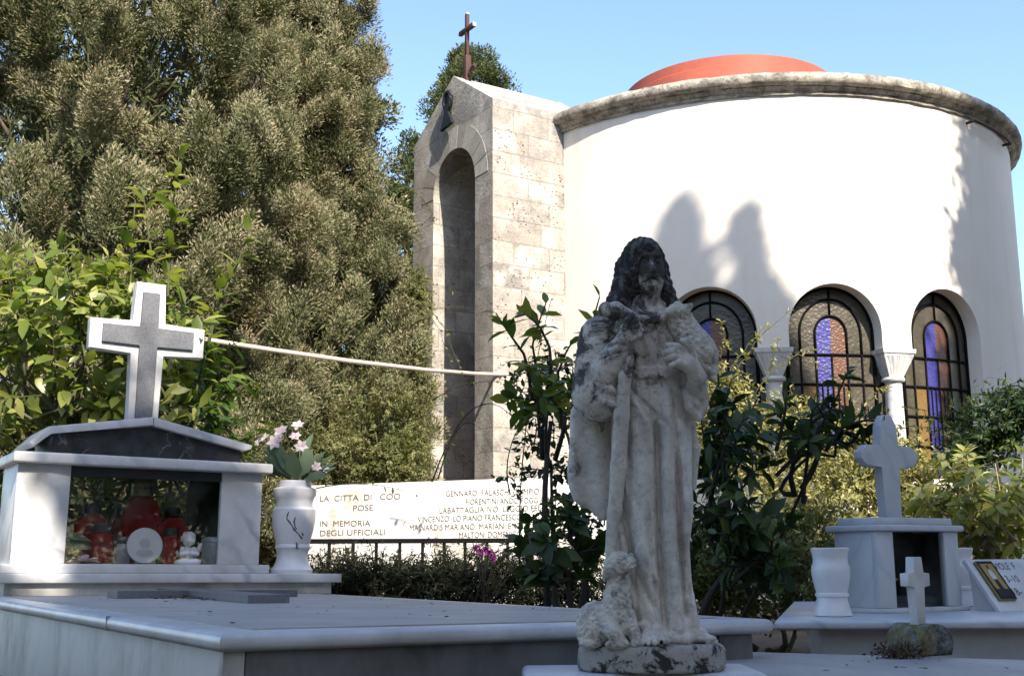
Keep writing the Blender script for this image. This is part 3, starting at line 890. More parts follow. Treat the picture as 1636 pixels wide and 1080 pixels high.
    # windows
    for wi, (c, h) in enumerate(wins):
        RG = RW - 0.20
        lo_a = (lowL if wi == 0 else (wins[wi - 1][0] + wins[wi - 1][1] + c - h) / 2)
        hi_a = (lowR if wi == 2 else (wins[wi + 1][0] - wins[wi + 1][1] + c + h) / 2)
        hw = h * math.pi / 180 * RW
        bm = bmesh.new()
        def arc_pts(sc, z_low, nseg=28):
            out = []
            out.append((c - h * sc, z_low))
            for k in range(nseg + 1):
                t = math.pi - math.pi * k / nseg
                out.append((c + h * sc * math.cos(t), ZC + hw * sc * math.sin(t) * (1.0 if sc > 0.9 else 1.05)))
            out.append((c + h * sc, z_low))
            return out
        def bar(pts, r=0.013): add_tube(bm, [pt(RG + 0.012, math.radians(a), z) for a, z in pts], r, 6)
        def hbar(a0, a1, z, r=0.013): bar([(a0 + (a1 - a0) * k / 6, z) for k in range(7)], r)
        Z1, Z2, Z3 = 2.625, 2.30, 1.97
        bar(arc_pts(0.99, ZB), 0.020)
        bar(arc_pts(0.70, Z1), 0.013)
        bar(arc_pts(0.36, Z1), 0.013)
        bar([(c, ZC + hw * 0.36 * 1.05), (c, ZC + hw * 0.99)], 0.011)
        for z in (Z1, Z2, Z3, 1.64): hbar(lo_a + 0.2, hi_a - 0.2, z)
        hbar(lo_a, hi_a, ZB + 0.02, 0.02)
        for s_ in (-0.70, -0.36, 0.36, 0.70): bar([(c + h * s_, Z1), (c + h * s_, ZB)], 0.011)
        bar([(c, Z1), (c, ZB)], 0.009)
        for s_ in (-0.24, -0.12, 0.12, 0.24): bar([(c + h * s_, Z2), (c + h * s_, ZB)], 0.007)
        fr = from_bm('window', bm, M_IRON, root, smooth=True)
        def pane(name, a0, a1, ztop, zlow, mat, step=14, jit=0.0):
            b2 = bmesh.new()
            prev = None
            for k in range(step + 1):
                a = a0 + (a1 - a0) * k / step
                v0 = b2.verts.new(pt(RG, math.radians(a), zlow)); v1 = b2.verts.new(pt(RG, math.radians(a), max(zlow + 0.01, ztop(a))))
                if prev: b2.faces.new((prev[0], v0, v1, prev[1]))
                prev = (v0, v1)
            o = from_bm(name, b2, mat, fr, smooth=True)
            return o
        full = lambda a: (ZC + hw * math.sqrt(max(0, 1 - ((a - c) / h) ** 2))) if abs(a - c) <= h else Z1
        inner = lambda a: ZC + hw * 0.36 * 1.05 * math.sqrt(max(0, 1 - ((a - c) / (h * 0.36)) ** 2))
        zz0 = ZB
        # clear field left and right of the coloured strip, and over it
        pane('clear_pane', c - h, c - 0.36 * h, full, Z2, M_PCLEAR)
        pane('clear_pane', c + 0.36 * h, c + h, full, Z2, M_PCLEAR)
        b2 = bmesh.new(); prev = None
        for k in range(17):
            a = c - 0.36 * h + 0.72 * h * k / 16
            v0 = b2.verts.new(pt(RG, math.radians(a), inner(a))); v1 = b2.verts.new(pt(RG, math.radians(a), full(a)))
            if prev: b2.faces.new((prev[0], v0, v1, prev[1]))
            prev = (v0, v1)
        from_bm('clear_pane', b2, M_PCLEAR, fr, smooth=True)
        pane('blue_pane', c - 0.36 * h, c, inner, ZB, M_PBLUE, 10)
        pane('brown_pane', c, c + 0.36 * h, inner, ZB, M_PBROWN, 10)
        low = lambda a: Z2
        pane('amber_pane', c - 0.70 * h, c - 0.36 * h, low, ZB, M_PAMBER, 5)
        pane('clear_pane', lo_a, c - 0.70 * h, low, ZB, M_PCLEAR, 5)
        pane('clear_pane', c + 0.36 * h, hi_a, low, ZB, M_PCLEAR, 8)
        if wi: pane('clear_pane', lo_a, c - h, lambda a: ZS, Z2, M_PCLEAR, 3)
        if wi < 2: pane('clear_pane', c + h, hi_a, lambda a: ZS, Z2, M_PCLEAR, 3)
    # columns between the windows
    for a in ((wins[0][0] + wins[0][1] + wins[1][0] - wins[1][1]) / 2, (wins[1][0] + wins[1][1] + wins[2][0] - wins[2][1]) / 2):
        x, y, _ = pt(RW - 0.13, math.radians(a), 0)
        R0 = 0.098
        prof = [(R0 * 1.5, 1.28), (R0 * 1.5, 1.35), (R0 * 1.2, 1.38), (R0 * 1.3, 1.41), (R0 * 1.05, 1.45)] + [(R0 * (1.04 - 0.1 * t), 1.45 + 0.87 * t) for t in np.linspace(0, 1, 8)] + [(R0 * 1.22, 2.325), (R0 * 1.32, 2.345), (R0 * 1.22, 2.37), (R0 * 0.98, 2.38)]
        cl = lathe('column', prof, M_MARBLE, root, 28, (x, y, 0), angle=40)
        bm = bmesh.new()
        M = Matrix.Translation((x, y, 0)) @ Matrix.Rotation(math.radians(a), 4, 'Z')
        lv = []
        for z, w in ((2.375, 0.088), (2.44, 0.115), (2.53, 0.155), (2.615, 0.185), (2.625, 0.20), (2.672, 0.205)):
            lv.append([bm.verts.new(M @ Vector((sx * w, sy * w * 0.8, z))) for sx, sy in ((-1, -1), (1, -1), (1, 1), (-1, 1))])
        for A, B in zip(lv, lv[1:]):
            for k in range(4): bm.faces.new((A[k], A[(k + 1) % 4], B[(k + 1) % 4], B[k]))
        bm.faces.new(lv[0][::-1]); bm.faces.new(lv[-1])
        # carved relief: raised leaf ribs on the front and the flanks
        for th in (0, math.pi / 2, -math.pi / 2):
            M2 = M @ Matrix.Rotation(th, 4, 'Z')
            for sg in (-1, 1):
                for w0, w1 in ((0.01, 0.012), (0.03, 0.075), (0.055, 0.135)):
                    add_tube(bm, [M2 @ Vector((sg * w0, -0.074 if th == 0 else -0.09, 2.39)), M2 @ Vector((sg * (w0 + w1) * 0.52, -0.108 if th == 0 else -0.135, 2.50)), M2 @ Vector((sg * w1, -0.143 if th == 0 else -0.175, 2.60))], [0.008, 0.009, 0.012], 5)
        from_bm('capital', bm, M_MARBLE, cl, angle=30)
    # small rusty bracket under the right of the cornice
    p = on_plane(1560, 187, (CX, CY - 3.0, 0), np.array([0, -1.0, 0]))
    aa = math.radians(37)
    tube('bracket', [pt(RW - 0.01, aa, 5.47)] + [pt(RW + 0.10, aa + 0.30 * t, 5.475) for t in np.linspace(0, 1, 7)] + [pt(RW - 0.01, aa + 0.30, 5.47)], 0.018, M_RUST, root)
make_chapel()

# ------------------------------------------------------------------ bell gable of limestone
def make_gable():
    M = Matrix(((-.542, .840, 0, -.216), (.840, .542, 0, 12.85), (0, 0, 1, 0), (0, 0, 0, 1)))   # local x along the face, y inwards
    root = empty('bell_gable', M)
    tag(root, 'tall limestone gable with arched niche and iron cross beside the round chapel', 'gable wall')
    W, ZS, ZA, AX = 1.95, 5.77, 6.385, 0.93
    acx, ar, az = 0.905, 0.51, 4.90
    out = [(0, 0), (acx - ar, 0)] + [(acx + ar * math.cos(t), az + ar * math.sin(t)) for t in np.linspace(math.pi, 0, 29)] + [(acx + ar, 0), (W, 0), (W, ZS), (AX, ZA), (0, ZS)]
    bm = bmesh.new()
    A = Matrix(((1, 0, 0, 0), (0, 0, 1, 0), (0, 1, 0, 0), (0, 0, 0, 1)))
    add_prism(bm, out, 0, 1.65, axis=A)
    from_bm('masonry', bm, M_LIME, root)
    box('back_wall', (acx - ar - 0.1, 1.25, 0), (acx + ar + 0.1, 1.5, 5.5), M_LIME, root, bevel=0)
    # voussoirs
    bm = bmesh.new()
    n = 11
    for k in range(n):
        t0, t1 = math.pi * k / n + 0.012, math.pi * (k + 1) / n - 0.012
        ts = np.linspace(t0, t1, 5)
        ro = 0.80
        o2 = [(acx + (ar + 0.002) * math.cos(t), az + (ar + 0.002) * math.sin(t)) for t in ts] + [(acx + ro * math.cos(t), az + ro * math.sin(t)) for t in ts[::-1]]
        add_prism(bm, o2, -0.004, 0.3, axis=A)
    from_bm('arch', bm, M_VOUS, root)
    # bronze emblem: a loop over two crossing tails
    bm = bmesh.new()
    cx, cz = 0.985, 6.0
    ring = [(cx + 0.085 * math.sin(t), -0.05, cz + 0.06 + 0.12 * math.cos(t)) for t in np.linspace(-2.6, 2.6, 20)]
    add_tube(bm, ring, 0.028, 6)
    add_prism(bm, [(cx + 0.075 * math.sin(t), cz + 0.06 + 0.11 * math.cos(t)) for t in np.linspace(0, 2 * math.pi, 20, endpoint=False)], -0.06, -0.035, axis=A)
    ol = [(cx - 0.07, cz + 0.0), (cx + 0.075, cz + 0.02), (cx + 0.03, cz - 0.09), (cx + 0.15, cz - 0.30), (cx + 0.04, cz - 0.27), (cx - 0.15, cz - 0.27), (cx - 0.03, cz - 0.10)]
    add_prism(bm, ol, -0.075, -0.03, axis=A, bevel=0.01)
    add_tube(bm, [(cx, -0.04, cz - 0.08), (cx, 0.05, cz - 0.08)], 0.02, 6)
    from_bm('emblem', bm, M_BRONZE, root)
    # iron cross on the ridge
    cy = 0.18
    ax = AX - 0.03
    cr = box('roof_cross', (ax - 0.045, cy - 0.04, ZA - 0.05), (ax + 0.045, cy + 0.04, ZA + 0.30), M_RUST, root, 0.01)
    box('shaft', (ax - 0.025, cy - 0.022, ZA + 0.3005), (ax + 0.025, cy + 0.022, ZA + 0.86), M_RUST, cr, 0.006)
    box('crossbar', (ax - 0.17, cy - 0.026, ZA + 0.63), (ax + 0.17, cy + 0.026, ZA + 0.685), M_RUST, cr, 0.006)
    for lo, hi in (((ax - 0.185, cy - 0.024, ZA + 0.632), (ax - 0.1705, cy + 0.024, ZA + 0.683)), ((ax + 0.1705, cy - 0.024, ZA + 0.632), (ax + 0.185, cy + 0.024, ZA + 0.683)), ((ax - 0.023, cy - 0.02, ZA + 0.8605), (ax + 0.023, cy + 0.02, ZA + 0.88))):
        box('pale_tip', lo, hi, M_ROPE, cr, 0.004)
    tube('scroll', [(ax - 0.06 - 0.07 * (1 - math.cos(t)) , cy, ZA + 0.02 + 0.05 * math.sin(t) + 0.02 * t) for t in np.linspace(0, 4.6, 14)], 0.02, M_RUST, cr)
make_gable()

# ------------------------------------------------------------------ memorial wall with its inscription
MEM_O = np.array([-1.80, 10.306, 0.0]); MEM_D = np.array([0.908, -0.418, 0.0]); MEM_N = np.array([0.418, 0.908, 0.0])
def make_memorial():
    M = Matrix(((MEM_D[0], MEM_N[0], 0, MEM_O[0]), (MEM_D[1], MEM_N[1], 0, MEM_O[1]), (0, 0, 1, 0), (0, 0, 0, 1)))
    root = empty('memorial_wall', M)
    tag(root, 'low white memorial wall inscribed in brown capitals behind the black fence', 'memorial')
    box('slab', (0, 0, 0), (3.1, 0.16, 1.10), M_MEM, root, 0.006)
    lines = [('LA  CITTA  DI   COO', 511.5, 640, 801, 797), ('POSE', 564.7, 596.5, 816, 815), ('IN  MEMORIA', 511.5, 592, 841, 840),
             ('DEGLI UFFICIALI', 511.5, 616, 856, 854), ('ITALIANI', 511, 562, 870, 869), ('MARTIRI', 511, 562, 884, 883), ('DEL', 536, 571, 897, 896),
             ('GENNARO  FALASCHI OLIMPIO', 713, 862, 793, 789), ('FIORENTINI ANDO FOGGIANI', 744.7, 880, 806, 802.5), ('LABATTAGLIA IVO  LEGGIO FELICE', 702.8, 883, 820, 815),
             ('VINCENZO  LO PIANO FRANCESCO', 667.7, 834, 834, 830), ('MAINARDIS MARIANO  MARIANI ENZO', 655, 842, 847.5, 844), ('MALTONI DOMENICO', 734, 834, 859, 857), ('MASC', 678, 722, 874, 873)]
    mes = []
    for s, x0, x1, y0, y1 in lines:
        a = on_plane(x0, y0, MEM_O, MEM_N); b = on_plane(x1, y1, MEM_O, MEM_N)
        u0, u1 = (a - MEM_O) @ MEM_D, (b - MEM_O) @ MEM_D
        h = 8.8 / F_PX * a[1]
        L = Matrix.Translation((u0, -0.003, a[2])) @ Matrix.Rotation(math.pi / 2, 4, 'X')
        # the line climbs a little, as cut
        L = Matrix.Translation((u0, -0.003, a[2])) @ Matrix.Rotation(-math.atan2(b[2] - a[2], u1 - u0), 4, 'Y') @ Matrix.Rotation(math.pi / 2, 4, 'X')
        mes.append(text_mesh('lettering', s, None, None, L, u1 - u0, h))
    join_meshes('lettering', mes, M_LETTER, root)
make_memorial()

# ------------------------------------------------------------------ black fence
def make_fence():
    root = empty('iron_fence', loc=(-0.7, 8.5, 0))
    tag(root, 'low black iron fence in front of the white memorial wall', 'fence')
    bm = bmesh.new()
    add_box(bm, (-0.95, -0.02, 0.572), (0.86, 0.02, 0.606), 0.003)
    from_bm('rail', bm, M_IRON, root)
    box('rail', (-0.95, -0.015, 0.10), (0.86, 0.015, 0.13), M_IRON, root, 0.003)
    for px in (489, 525.6, 564, 601, 638.6, 675, 709.6, 743, 778, 811):
        x = P(px, 890, 8.5)[0] + 0.7
        box('baluster', (x - 0.011, -0.011, 0.0), (x + 0.011, 0.011, 0.573), M_IRON, root, 0.002)
    x = P(846, 890, 8.5)[0] + 0.7
    box('post', (x - 0.03, -0.03, 0.0), (x + 0.03, 0.03, 0.68), M_IRON, root, 0.004)
make_fence()

# ------------------------------------------------------------------ the left tomb (its frame is slightly out of level)
TO = np.array([-.633, 2.628, .31])
_c, _s = math.cos(R_(32)), math.sin(R_(32))
TU = np.array([_c, _s, -.0121]); TV = np.array([-_s, _c, -.0043])
TU /= np.linalg.norm(TU); TV -= TU * (TU @ TV); TV /= np.linalg.norm(TV); TN = np.cross(TU, TV)
def t_on(px, py, V):
    p = on_plane(px, py, TO + TV * V, TV) - TO
    return np.array([p @ TU, p @ TV, p @ TN])
def t_mat(u=0, v=0, w=0, rz=0.0):
    o = TO + TU * u + TV * v + TN * w
    return Matrix(((TU[0], TV[0], TN[0], o[0]), (TU[1], TV[1], TN[1], o[1]), (TU[2], TV[2], TN[2], o[2]), (0, 0, 0, 1))) @ Matrix.Rotation(rz, 4, 'Z')
def make_tomb():
    root = empty('tomb', t_mat())
    tag(root, 'long low tomb with a dusty marble slab and rounded edges, under the heart lantern shrine', 'tomb')
    edge = [(-0.02, -0.02), (1.63, -0.02), (1.82, 3.60), (1.84, 4.45), (-0.02, 4.45)]
    ins = [(0.10, 0.10), (1.50, 0.10), (1.70, 3.60), (1.72, 4.35), (0.10, 4.35)]
    # rim of rounded marble in lengths, framing the dusty field
    bm = bmesh.new()
    def seg(q): add_prism(bm, q, -0.040, 0.0, bevel=0.0185, seg=5, which='all')
    a0, a1, a2, a3 = (-0.02, -0.02), (1.63, -0.02), (1.84, 4.45), (-0.02, 4.45)
    b0, b1, b2, b3 = (0.09, 0.09), (1.515, 0.09), (1.72, 4.35), (0.09, 4.35)
    from_pts = lambda p, q, t: (p[0] + (q[0] - p[0]) * t, p[1] + (q[1] - p[1]) * t)
    bm.free()
    bm = bmesh.new()
    add_prism(bm, [a0, a1, a2, a3], -0.042, -0.0005, bevel=0.0195, seg=6, which='rim')
    from_bm('rounded_edge', bm, M_EDGE, root, angle=60)
    prism('slab_top', [b0, b1, b2, b3], -0.02, 0.0028, M_SLAB, root)
    prism('joint', [(-0.0212, 1.02), (0.088, 1.02), (0.088, 1.023), (-0.0212, 1.023)], -0.0415, 0.0002, M_GREYBOX, root)
    zb = -0.36
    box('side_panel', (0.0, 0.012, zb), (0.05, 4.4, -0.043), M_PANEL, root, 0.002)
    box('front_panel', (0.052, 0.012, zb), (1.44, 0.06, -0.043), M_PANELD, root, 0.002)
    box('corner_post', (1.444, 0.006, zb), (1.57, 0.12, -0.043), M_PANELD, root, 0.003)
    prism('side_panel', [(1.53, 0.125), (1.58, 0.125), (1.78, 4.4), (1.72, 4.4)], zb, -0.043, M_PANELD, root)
    # riser and step at the head
    prism('riser', [(0.09, 3.60), (1.795, 3.60), (1.80, 4.40), (0.09, 4.40)], 0.0032, 0.0635, M_PANEL, root)
    prism('step', [(0.055, 3.565), (1.842, 3.565), (1.85, 4.42), (0.055, 4.42)], 0.064, 0.111, M_MARBLE, root, 0.006, 2)
make_tomb()

def make_shrine():
    root = empty('grave_shrine', t_mat(0, 0, 0.111))
    tag(root, 'white marble glazed shrine with black pediment holding red lanterns', 'shrine')
    f, bk = 3.62, 4.14
    box('base', (0.07, f, 0.0005), (1.436, bk, 0.047), M_MARBLE, root, 0.005)
    # pillars: three facets each
    h0, h1 = 0.0475, 0.541
    def pillar(pts, mat=M_MARBLE): return prism('pillar', pts, h0, h1, mat, root, 0.004, 2, which='all')
    pillar([(0.117, f + 0.05), (0.205, f + 0.046), (0.30, f + 0.046), (0.375, f + 0.062), (0.375, f + 0.10), (0.117, f + 0.10)])
    pillar([(1.165, f + 0.062), (1.245, f + 0.046), (1.33, f + 0.046), (1.392, f + 0.05), (1.392, f + 0.10), (1.165, f + 0.10)])
    pillar([(0.117, bk - 0.07), (0.32, bk - 0.07), (0.32, bk - 0.03), (0.117, bk - 0.03)])
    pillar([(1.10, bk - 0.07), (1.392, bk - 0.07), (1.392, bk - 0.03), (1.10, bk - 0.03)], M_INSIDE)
    box('side_panel', (0.117, f + 0.101, h0), (0.15, bk - 0.071, h1), M_MARBLE, root, 0.002)
    box('side_panel', (1.36, f + 0.101, h0), (1.392, bk - 0.071, h1), M_MARBLE, root, 0.002)
    box('shade_lining', (1.352, f + 0.102, h0 + 0.001), (1.3585, bk - 0.072, h1 - 0.001), M_INSIDE, root, 0)  # dark sheet put in for the shade on the inner side
    box('shade_lining', (0.152, f + 0.102, h1 - 0.012), (1.3515, bk - 0.072, h1 - 0.001), M_INSIDE, root, 0)
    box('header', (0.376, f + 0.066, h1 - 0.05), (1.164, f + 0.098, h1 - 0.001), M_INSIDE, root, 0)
    box('glass_pane', (0.376, f + 0.085, h0), (1.164, f + 0.089, h1 - 0.051), M_GLASS, root, 0)
    box('glass_pane', (0.321, bk - 0.052, h0), (1.099, bk - 0.048, h1 - 0.013), M_GLASS, root, 0)
    prism('cornice', [(0.085, f - 0.015), (1.425, f - 0.015), (1.425, bk + 0.02), (0.085, bk + 0.02)], 0.5415, 0.597, M_MARBLE, root, 0.012, 3, which='rim')
    # pediment
    ax = UPRIGHT
    def up(name, pts, y0, y1, mat, bev=0.0): return prism(name, pts, -y1, -y0, mat, root, bev, 2, axis=ax)
    up('pediment', [(0.255, 0.5975), (1.255, 0.5975), (1.255, 0.665), (0.758, 0.762), (0.255, 0.715 - 0.02)], f + 0.035, bk - 0.08, M_BLACK)
    up('coping', [(0.15, 0.64), (0.175, 0.618), (0.25, 0.696), (0.757, 0.764), (0.757, 0.812), (0.235, 0.727)], f - 0.005, bk - 0.05, M_MARBLE, 0.006)
    up('coping', [(0.7595, 0.764), (1.265, 0.660), (1.30, 0.672), (1.308, 0.693), (0.7595, 0.812)], f - 0.005, bk - 0.05, M_MARBLE, 0.006)
make_shrine()

def make_marble_cross():
    root = empty('marble_cross', t_mat(0.735, 3.75, 0.905))
    tag(root, 'tall white marble cross with grey granite inlay standing on the pediment', 'cross')
    def cr(w, top, bot, aw, at, ab): return [(-w, bot), (w, bot), (w, ab), (aw, ab), (aw, at), (w, at), (w, top), (-w, top), (-w, at), (-aw, at), (-aw, ab), (-w, ab)]
    prism('cross_body', cr(0.082, 0.772, -0.05, 0.309, 0.546, 0.378), -0.07, 0.0, M_MARBLE, root, 0.006, 2, axis=UPRIGHT)
    prism('inlay', cr(0.046, 0.714, 0.022, 0.245, 0.518, 0.418), 0.0005, 0.018, M_GRANITE, root, 0.002, 1, axis=UPRIGHT)
make_marble_cross()

def make_granite_cross():
    root = empty('granite_cross', t_mat(0, 0, 0.0032))
    tag(root, 'dark granite cross lying flat on the dusty tomb slab', 'cross')
    pts = [(0.74, 1.97), (0.915, 1.97), (0.955, 2.93), (1.33, 2.93), (1.36, 3.14), (0.965, 3.14), (0.975, 3.50), (0.80, 3.50), (0.795, 3.14), (0.47, 3.14), (0.455, 2.88), (0.785, 2.93)]
    prism('cross_bar', pts, 0, 0.033, M_GRANITE, root, 0.002, 1)
    lv = Leaves(); rng = np.random.default_rng(5); n = 130
    p = np.c_[rng.uniform(0.60, 0.80, n), 2.87 - 0.5 * rng.uniform(0, 1, n) ** 2, rng.uniform(0.0, 0.012, n)]
    lv.add(p, unit(rng.normal(size=(n, 3)) * [1, 1, .2]), unit(rng.normal(size=(n, 3)) + [0, 0, 2]), rng.uniform(0.01, 0.045, n), rng.uniform(0.003, 0.01, n), rng.uniform(0, 1, n))
    e = empty('dry_leaves', t_mat(0, 0, 0.004))
    o = lv.build('dry_leaves', M_DRY, None, True)
    o.matrix_world = e.matrix_world.copy()
    bpy.data.objects.remove(e)
    tag(o, 'dry leaf litter caught beside the flat granite cross', 'litter', kind='stuff')
make_granite_cross()

VASE = [(27, 0), (35, 0), (35.5, 6), (33, 9), (29, 16), (26.5, 24), (25.8, 32), (28, 41), (30, 43), (30, 46), (28.5, 49), (31, 60), (34, 72), (36, 84), (37, 94), (37, 102), (36.8, 107), (35.5, 108), (31.5, 112), (31, 119), (33.5, 127), (37.2, 133), (37.2, 142), (35.5, 144), (28.5, 146), (28, 155), (26, 157), (21, 157), (20, 150)]
def make_left_vase():
    c = t_on(466, 910, 3.72)
    m = t_mat(c[0], 3.72, 0.1115)
    k = (t_on(466, 768, 3.72)[2] - 0.1115) / 157.0
    root = empty('stone_vase', m)
    tag(root, 'white marble vase with flower sprigs painted, standing right of the shrine with pink flowers', 'vase')
    lathe('vase_body', [(r * k, z * k) for r, z in VASE], M_PORC, root, 48, angle=35)
    # painted dark sprig on the belly
    bm = bmesh.new()
    a0 = -math.pi / 2 - 0.72
    def on(da, z):
        zs = [q[1] for q in VASE[:-2]]; rs = [q[0] for q in VASE[:-2]]
        r = np.interp(z, zs, rs) * k + 0.0012
        return (r * math.cos(a0 + da), r * math.sin(a0 + da), z * k)
    for pth in ([(0.12, 103), (0.06, 97), (0.02, 91), (0.12, 87), (0.30, 79), (0.36, 74), (0.62, 66), (0.86, 58)], [(0.42, 94), (0.36, 86), (0.42, 78), (0.5, 74)], [(0.80, 68), (0.9, 64)], [(0.52, 50), (0.60, 45), (0.66, 48)], [(0.52, 44), (0.66, 41)], [(0.56, 52), (0.58, 42)]):
        add_tube(bm, [on(*q) for q in pth], [0.0022 + 0.002 * (i % 2) for i in range(len(pth))], 5)
    from_bm('painted_sprig', bm, M_INSIDE, root)
    top = m @ Vector((0, 0, 150 * k))
    bq = empty('bouquet', loc=top)
    tag(bq, 'bunch of pale pink artificial flowers and grey green leaves in the marble vase', 'flowers')
    rng = np.random.default_rng(21)
    lv = Leaves(); bm = bmesh.new()
    Yv = top.y
    tv = np.array(top)
    def tip(px, py, dy=0.0): return P(px, py, Yv + dy) - tv
    heads = [(450, 690, -0.05, 0.055), (440, 707, -0.10, 0.06), (476, 681, 0.02, 0.05), (472, 698, -0.02, 0.045), (481, 714, -0.08, 0.05), (424, 700, 0.0, 0.04), (505, 746, -0.05, 0.04), (518, 749, 0.0, 0.035), (413, 706, 0.02, 0.035)]
    for px, py, dy, r in heads:
        h = tip(px, py, dy)
        add_tube(bm, bent((0, 0, -0.03), h, (0.02 * rng.normal(), 0.02 * rng.normal(), 0.06), 8), 0.0045, 5)
        fl = Leaves()
        ax = unit((h * [1, 1, 0.5] + np.array([0, -0.25, 0.05]))[None])[0]
        e = perp(ax[None], rng)[0]; g = np.cross(ax, e)
        n = 6; a = np.arange(n) * 2 * math.pi / n + rng.uniform(0, 1)
        d = unit(np.cos(a)[:, None] * e + np.sin(a)[:, None] * g + ax * rng.uniform(0.2, 0.8, n)[:, None])
        fl.add(np.tile(h, (n, 1)), d, np.tile(ax, (n, 1)), np.full(n, r * 0.85), np.full(n, r * 0.6), rng.uniform(0, 1, n))
        fl.build('flower', M_PETAL, bq)
    def big_leaf(base, d, nrm, L, W, t): lv.add(np.array([base]), np.array([d], float), np.array([nrm], float), np.array([L]), np.array([W]), np.array([t]))
    for px, py, dy, L, W, dd, t in ((462, 762, -0.06, 0.27, 0.09, (-0.55, -0.2, 0.75), 0.35), (466, 762, -0.05, 0.30, 0.10, (-0.35, -0.25, 0.85), 0.55), (470, 765, 0.0, 0.34, 0.12, (0.22, 0.1, 0.95), 0.5),
                                    (474, 765, -0.09, 0.20, 0.13, (-0.1, -0.35, 0.55), 0.4), (478, 762, -0.07, 0.20, 0.12, (0.35, -0.2, 0.8), 0.7), (486, 764, -0.05, 0.17, 0.10, (0.6, -0.3, 0.12), 0.5), (480, 764, 0.02, 0.25, 0.07, (0.5, 0.1, 0.7), 0.2), (464, 764, 0.03, 0.24, 0.08, (-0.75, 0.1, 0.6), 0.2)):
        big_leaf(tip(px, py, dy), dd, (0.5 * rng.normal(), -1, 0.4 + 0.4 * rng.normal()), L * 0.85, W * 0.8, t)
    for k2 in range(26):
        d = unit(np.array([[rng.uniform(0.5, 1.0), rng.uniform(-.2, .2), rng.uniform(0.35, 0.7)]]))[0] if k2 < 15 else unit(np.array([[rng.uniform(-1, -.3), rng.uniform(-.2, .2), rng.uniform(.4, .8)]]))[0]
        big_leaf(d * rng.uniform(0.05, 0.14), d, (0, -1, 0.3), rng.uniform(0.12, 0.22), 0.018, 0.0)
    from_bm('stems', bm, M_TWIG, bq, smooth=True)
    lv.build('leaves', M_SILK, bq)
make_left_vase()

# ------------------------------------------------------------------ things inside the shrine
W0 = 0.1585
GL = 'grave lanterns behind the shrine glass'
def lantern(kind, px, v, label, wpx, ybot, ytop, cap=M_DARKCAP):
    c = t_on(px, ybot, v); t = t_on(px, ytop, v)
    sc = t_on(px + wpx / 2, ybot, v)[0] - t_on(px - wpx / 2, ybot, v)[0]      # width
    h = t[2] - W0
    root = empty('grave_lantern', t_mat(c[0], v, W0 + 0.0005))
    tag(root, label, 'lantern', GL)
    w = sc / 2
    if kind == 'heart':
        pts = []
        for q in np.linspace(0, 2 * math.pi, 48, endpoint=False):
            x = math.sin(q); z = math.cos(q)
            wid = w * (1.0 if z > 0 else (1 - 0.38 * z * z))
            pts.append((x * wid, 0.13 * h + 0.72 * h * (0.5 + 0.5 * z)))
        bd = prism('lantern_body', pts, -0.055, 0.055, M_RED, root, 0.03, 4, axis=UPRIGHT, angle=60)
        hp = [(0.62 * w * (16 * math.sin(q) ** 3) / 16, 0.50 * h + 0.62 * w * (13 * math.cos(q) - 5 * math.cos(2 * q) - 2 * math.cos(3 * q) - math.cos(4 * q)) / 16) for q in np.linspace(0, 2 * math.pi, 40, endpoint=False)]
        prism('heart_relief', hp, 0.053, 0.062, M_RED, root, 0.004, 2, axis=UPRIGHT)
        lathe('foot', [(w * 0.55, 0), (w * 0.6, 0.02 * h), (w * 0.4, 0.15 * h)], M_RED, root, 24)
        cp = lathe('lantern_cap', [(w * 0.58, 0.84 * h), (w * 0.62, 0.86 * h), (w * 0.60, 0.88 * h), (w * 0.60, 0.985 * h), (w * 0.63, 0.99 * h), (w * 0.60, h)], cap, root, 32)
        bm = bmesh.new()
        for q in np.linspace(-math.pi, 0, 7): add_tube(bm, [(w * 0.585 * math.cos(q), w * 0.585 * math.sin(q), 0.935 * h), (w * 0.612 * math.cos(q), w * 0.612 * math.sin(q), 0.935 * h)], w * 0.09, 10)
        from_bm('vent_holes', bm, M_INSIDE, cp)
    elif kind == 'cross':
        pts = [(-w * .42, 0), (w * .42, 0), (w * .42, .40 * h), (w, .42 * h), (w, .70 * h), (w * .45, .72 * h), (w * .42, .84 * h), (-w * .42, .84 * h), (-w * .45, .72 * h), (-w, .70 * h), (-w, .42 * h), (-w * .42, .40 * h)]
        prism('lantern_body', pts, -0.04, 0.04, M_RED, root, 0.014, 3, axis=UPRIGHT, angle=50)
        lathe('lantern_cap', [(w * .44, .825 * h), (w * .5, .84 * h), (w * .5, .97 * h), (w * .46, h)], cap, root, 24)
    else:
        lathe('lantern_body', [(w * .85, 0), (w * .95, .04 * h), (w * .9, .12 * h), (w * .95, .5 * h), (w * .85, .72 * h), (w * .7, .78 * h)], M_RED, root, 8, angle=20)
        lathe('lantern_cap', [(w * .72, .775 * h), (w * .8, .79 * h), (w * .8, .96 * h), (w * .75, h)], cap, root, 24)
lantern('heart', 220, 3.93, 'large red heart shaped lantern with brass cap in the shrine centre', 60, 900, 772, M_GOLD)
lantern('cross', 141, 3.90, 'red cross shaped lantern by the left shrine pillar, behind the lily', 58, 898, 804)
lantern('cross', 188, 4.00, 'red cross shaped lantern half hidden behind the heart lantern', 40, 898, 812)
lantern('cross', 271, 3.90, 'red cross shaped lantern standing behind the small cherub', 52, 898, 811)
lantern('round', 158, 3.78, 'squat red lantern with dark lid in front of the left cross lantern', 46, 899, 836)
lantern('round', 269, 3.79, 'small dark red lantern between the white disc and the cherub', 30, 899, 843)
